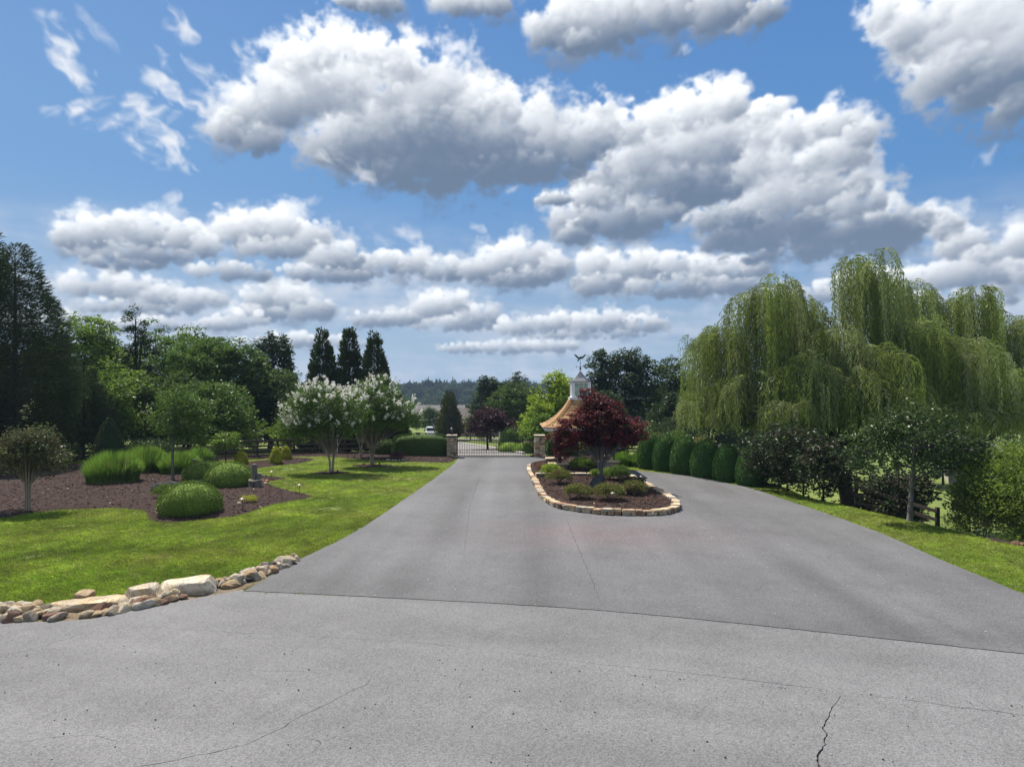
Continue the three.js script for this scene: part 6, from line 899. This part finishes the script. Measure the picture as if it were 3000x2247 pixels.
// ---------- beyond the gate ----------
function house(name, label, x, d, turn, o) {
  const y = G(x, d) - 0.2, t = thing(name, label, 'house', x, y, d, turn), { w, dp, wall, roof } = o, rise = o.rise, over = 0.4;
  put(t, 'wall', box(w, wall, dp, 0, wall / 2, 0), o.wm);
  const tri = new THREE.Shape([[-w / 2 - over, wall - over * rise / (w / 2)], [w / 2 + over, wall - over * rise / (w / 2)], [0, wall + rise]].map((p) => new THREE.Vector2(...p)));
  put(t, 'gable', new THREE.ExtrudeGeometry(new THREE.Shape([[-w / 2, wall], [w / 2, wall], [0, wall + rise]].map((p) => new THREE.Vector2(...p))), { depth: dp - 0.05, bevelEnabled: false }).translate(0, 0, -dp / 2 + 0.03), o.wm);
  const sl = Math.atan2(rise, w / 2), L = Math.hypot(rise, w / 2) + over + 0.05; for (const s of [-1, 1]) { const g = box(L, 0.14, dp + 0.8); g.rotateZ(-s * sl); g.translate(s * (w / 4 + over / 2 * Math.cos(sl)), wall + rise / 2 + 0.10 - over / 2 * Math.sin(sl), 0); put(t, 'roof_slope', g, o.rm); }
  for (const s of [-1, 1]) { const g = box(L, 0.24, 0.06); g.rotateZ(-s * sl); g.translate(s * (w / 4 + over / 2 * Math.cos(sl)), wall + rise / 2 - over / 2 * Math.sin(sl), dp / 2 + 0.42); put(t, 'rake_board', g, M.white); }
  put(t, 'trim', box(w + 0.5, 0.22, 0.1, 0, wall, dp / 2 + 0.06), M.white);
  for (const [wx, wy, ww, wh, door] of o.holes ?? []) { const f = put(t, door ? 'garage_door' : 'window', box(ww, wh, 0.08, wx, wy, dp / 2 + 0.03), door ? mat(0.03, 0.03, 0.035, 0.5) : M.white); if (!door) put(f, 'pane', box(ww - 0.2, wh - 0.2, 0.03, wx, wy, dp / 2 + 0.075), mat(0.05, 0.06, 0.07, 0.1)); }
  return t;
}
const roofGrey = mat(0.13, 0.125, 0.12, 0.9), roofBrown = mat(0.10, 0.09, 0.082, 0.95);
house('house', 'far house with slate blue gable above a dark garage opening', -24.6, 190, 0, { w: 5.4, dp: 10, wall: 2.5, rise: 1.9, wm: mat(0.11, 0.16, 0.22, 0.8), rm: mat(0.24, 0.24, 0.23, 0.9), holes: [[0, 1.15, 4.4, 2.2, true]] });
house('house', 'house behind the slate blue gable, long dark roof', -21.5, 202, Math.PI / 2, { w: 12, dp: 14, wall: 2.8, rise: 3.6, wm: mat(0.30, 0.28, 0.25, 0.9), rm: roofGrey, holes: [[2, 1.5, 1.2, 1.4], [-3, 1.5, 1.2, 1.4]] });
house('house', 'house with broad brown grey roof behind the plum tree', -7.2, 128, Math.PI / 2, { w: 11, dp: 11, wall: 2.3, rise: 2.9, wm: mat(0.30, 0.22, 0.18, 0.9), rm: roofBrown, holes: [[2, 1.5, 1.2, 1.4], [-3, 1.5, 1.2, 1.4]] });
house('house', 'house with dark slate roof low behind the brownish small tree', 4.6, 100, Math.PI / 2 + 0.5, { w: 9, dp: 10, wall: 2.4, rise: 3.0, wm: mat(0.5, 0.48, 0.45, 0.9), rm: mat(0.10, 0.105, 0.115, 0.9), holes: [[2, 1.4, 1.1, 1.3]] });
house('house', 'grey house glimpsed under the hanging willow branches', 58, 84, -0.5, { w: 8, dp: 10, wall: 2.8, rise: 2.6, wm: mat(0.36, 0.33, 0.29, 0.9), rm: mat(0.16, 0.16, 0.165, 0.9), holes: [[0, 3.7, 0.9, 1.2], [2, 1.5, 1.1, 1.4], [-2, 1.5, 1.1, 1.4]] });
{ // white pickup seen from behind
  const x = -12.9, d = 109.5, t = thing('pickup_truck', 'white pickup truck seen from behind on the far street', 'truck', x, G(x, d) + 0.08, d, 0.08), wh = mat(0.72, 0.73, 0.74, 0.25), gl = mat(0.015, 0.017, 0.02, 0.08), red = mat(0.35, 0.015, 0.012, 0.3);
  const side = new THREE.Shape([[-2.8, 0.45], [2.8, 0.45], [2.85, 0.75], [2.75, 1.12], [1.3, 1.22], [-2.75, 1.22], [-2.8, 0.9]].map((p) => new THREE.Vector2(...p))), body = new THREE.ExtrudeGeometry(side, { depth: 1.84, bevelEnabled: true, bevelSize: 0.05, bevelThickness: 0.05, bevelSegments: 2 }); body.translate(0, 0, -0.92); body.rotateY(Math.PI / 2);
  put(t, 'body', body, wh);
  const cab = new THREE.Shape([[-1.1, 1.2], [1.45, 1.2], [0.75, 1.92], [-0.85, 1.95], [-1.0, 1.9]].map((p) => new THREE.Vector2(...p))), cg = new THREE.ExtrudeGeometry(cab, { depth: 1.48, bevelEnabled: true, bevelSize: 0.05, bevelThickness: 0.08, bevelSegments: 2 }); cg.translate(0, 0, -0.74); cg.rotateY(Math.PI / 2); put(t, 'cab', cg, wh);
  put(t, 'rear_window', at(rbox(1.42, 0.46, 0.04, 0, 0, 0, 0.03), 0, 1.58, 1.12, -0.16), gl); for (const s of [-1, 1]) { put(t, 'side_window', rbox(0.03, 0.44, 1.5, s * 0.835, 1.58, 0.1, 0.02), gl); put(t, 'tail_light', rbox(0.16, 0.42, 0.08, s * 0.87, 0.98, 2.83, 0.02), red); put(t, 'mirror', rbox(0.22, 0.26, 0.12, s * 1.14, 1.34, -0.9, 0.03), M.black); for (const z of [-1.85, 1.75]) { const w = put(t, 'wheel', at(cyl(0.4, 0.4, 0.28, 0, -0.14, 0, 20), s * 0.86, 0.4, z, 0, 0, Math.PI / 2), M.black); put(w, 'rim', at(cyl(0.25, 0.25, 0.3, 0, -0.15, 0, 16), s * 0.86, 0.4, z, 0, 0, Math.PI / 2), mat(0.5, 0.5, 0.5, 0.3, { metalness: 0.8 })); } }
  put(t, 'tailgate', rbox(1.5, 0.62, 0.05, 0, 0.9, 2.85, 0.02), wh); put(t, 'tailgate_handle', rbox(0.26, 0.07, 0.04, 0, 1.08, 2.885, 0.01), M.black); put(t, 'rear_bumper', rbox(1.9, 0.2, 0.16, 0, 0.5, 2.92, 0.03), mat(0.45, 0.45, 0.46, 0.25, { metalness: 0.8 }));
}
{ const x = -14.8, d = 107.5; const t = thing('trash_bin', 'black wheeled trash bin on the far lawn beside the pickup', 'bin', x, G(x, d) + 0.07, d); put(t, 'body', new THREE.CylinderGeometry(0.42, 0.32, 0.95, 4).rotateY(0.785).translate(0, 0.55, 0), M.black); put(t, 'lid', rbox(0.68, 0.07, 0.68, 0, 1.06, 0, 0.02), M.black); for (const s of [-1, 1]) put(t, 'wheel', at(cyl(0.11, 0.11, 0.06, 0, -0.03, 0, 12), s * 0.24, 0.11, 0.26, 0, 0, Math.PI / 2), M.black); }
{ const x = -11.3, d = 106; const t = thing('lamp_post', 'black street lamp post with pale globe beyond the hedge', 'lamp post', x, G(x, d), d); put(t, 'base', cyl(0.12, 0.07, 0.4, 0, 0, 0, 10), M.black); put(t, 'pole', cyl(0.05, 0.04, 2.9, 0, 0.3, 0, 10), M.black); put(t, 'globe', new THREE.SphereGeometry(0.2, 16, 12).translate(0, 3.35, 0), mat(0.8, 0.8, 0.78, 0.3)); put(t, 'finial', cyl(0.05, 0.01, 0.16, 0, 3.52, 0, 8), M.black); }
{ R = rng(951); const t = thing('stone_planter', 'squat brick planter pier behind the gate bars', 'planter', 1.45, G(1.45, 56.5), 56.5); put(t, 'body', box(0.78, 0.8, 0.78, 0, 0.4, 0), mat(0.22, 0.14, 0.09, 0.9, { map: stoneTex })); for (let k = 0; k < 5; k++) for (let i = 0; i < 3; i++) block(t, -0.27 + i * 0.27 + (k % 2) * 0.04, 0.1 + k * 0.15, 0.38, 0.26, 0.14, 0.08, 0, pick([2, 4, 5])); put(t, 'cap', rbox(0.92, 0.08, 0.92, 0, 0.84, 0), stones[3]);
  const u = thing('garden_pillar', 'slim stone pillar with reddish finial beyond the gate', 'pillar', 1.2, G(1.2, 60.5), 60.5); put(u, 'shaft', rbox(0.34, 1.2, 0.34, 0, 0.6, 0, 0.02), stones[3]); put(u, 'finial', new THREE.LatheGeometry([[0.02, 1.2], [0.14, 1.22], [0.08, 1.3], [0.15, 1.48], [0.1, 1.66], [0.01, 1.74]].map((p) => new THREE.Vector2(...p)), 14), mat(0.32, 0.13, 0.08, 0.8)); put(u, 'ledge', rbox(2.6, 0.1, 0.5, -0.3, 0.5, -0.4, 0.02), stones[7]); }

clock('all, leaf triangles ' + TRI);
renderer.render(scene, camera);
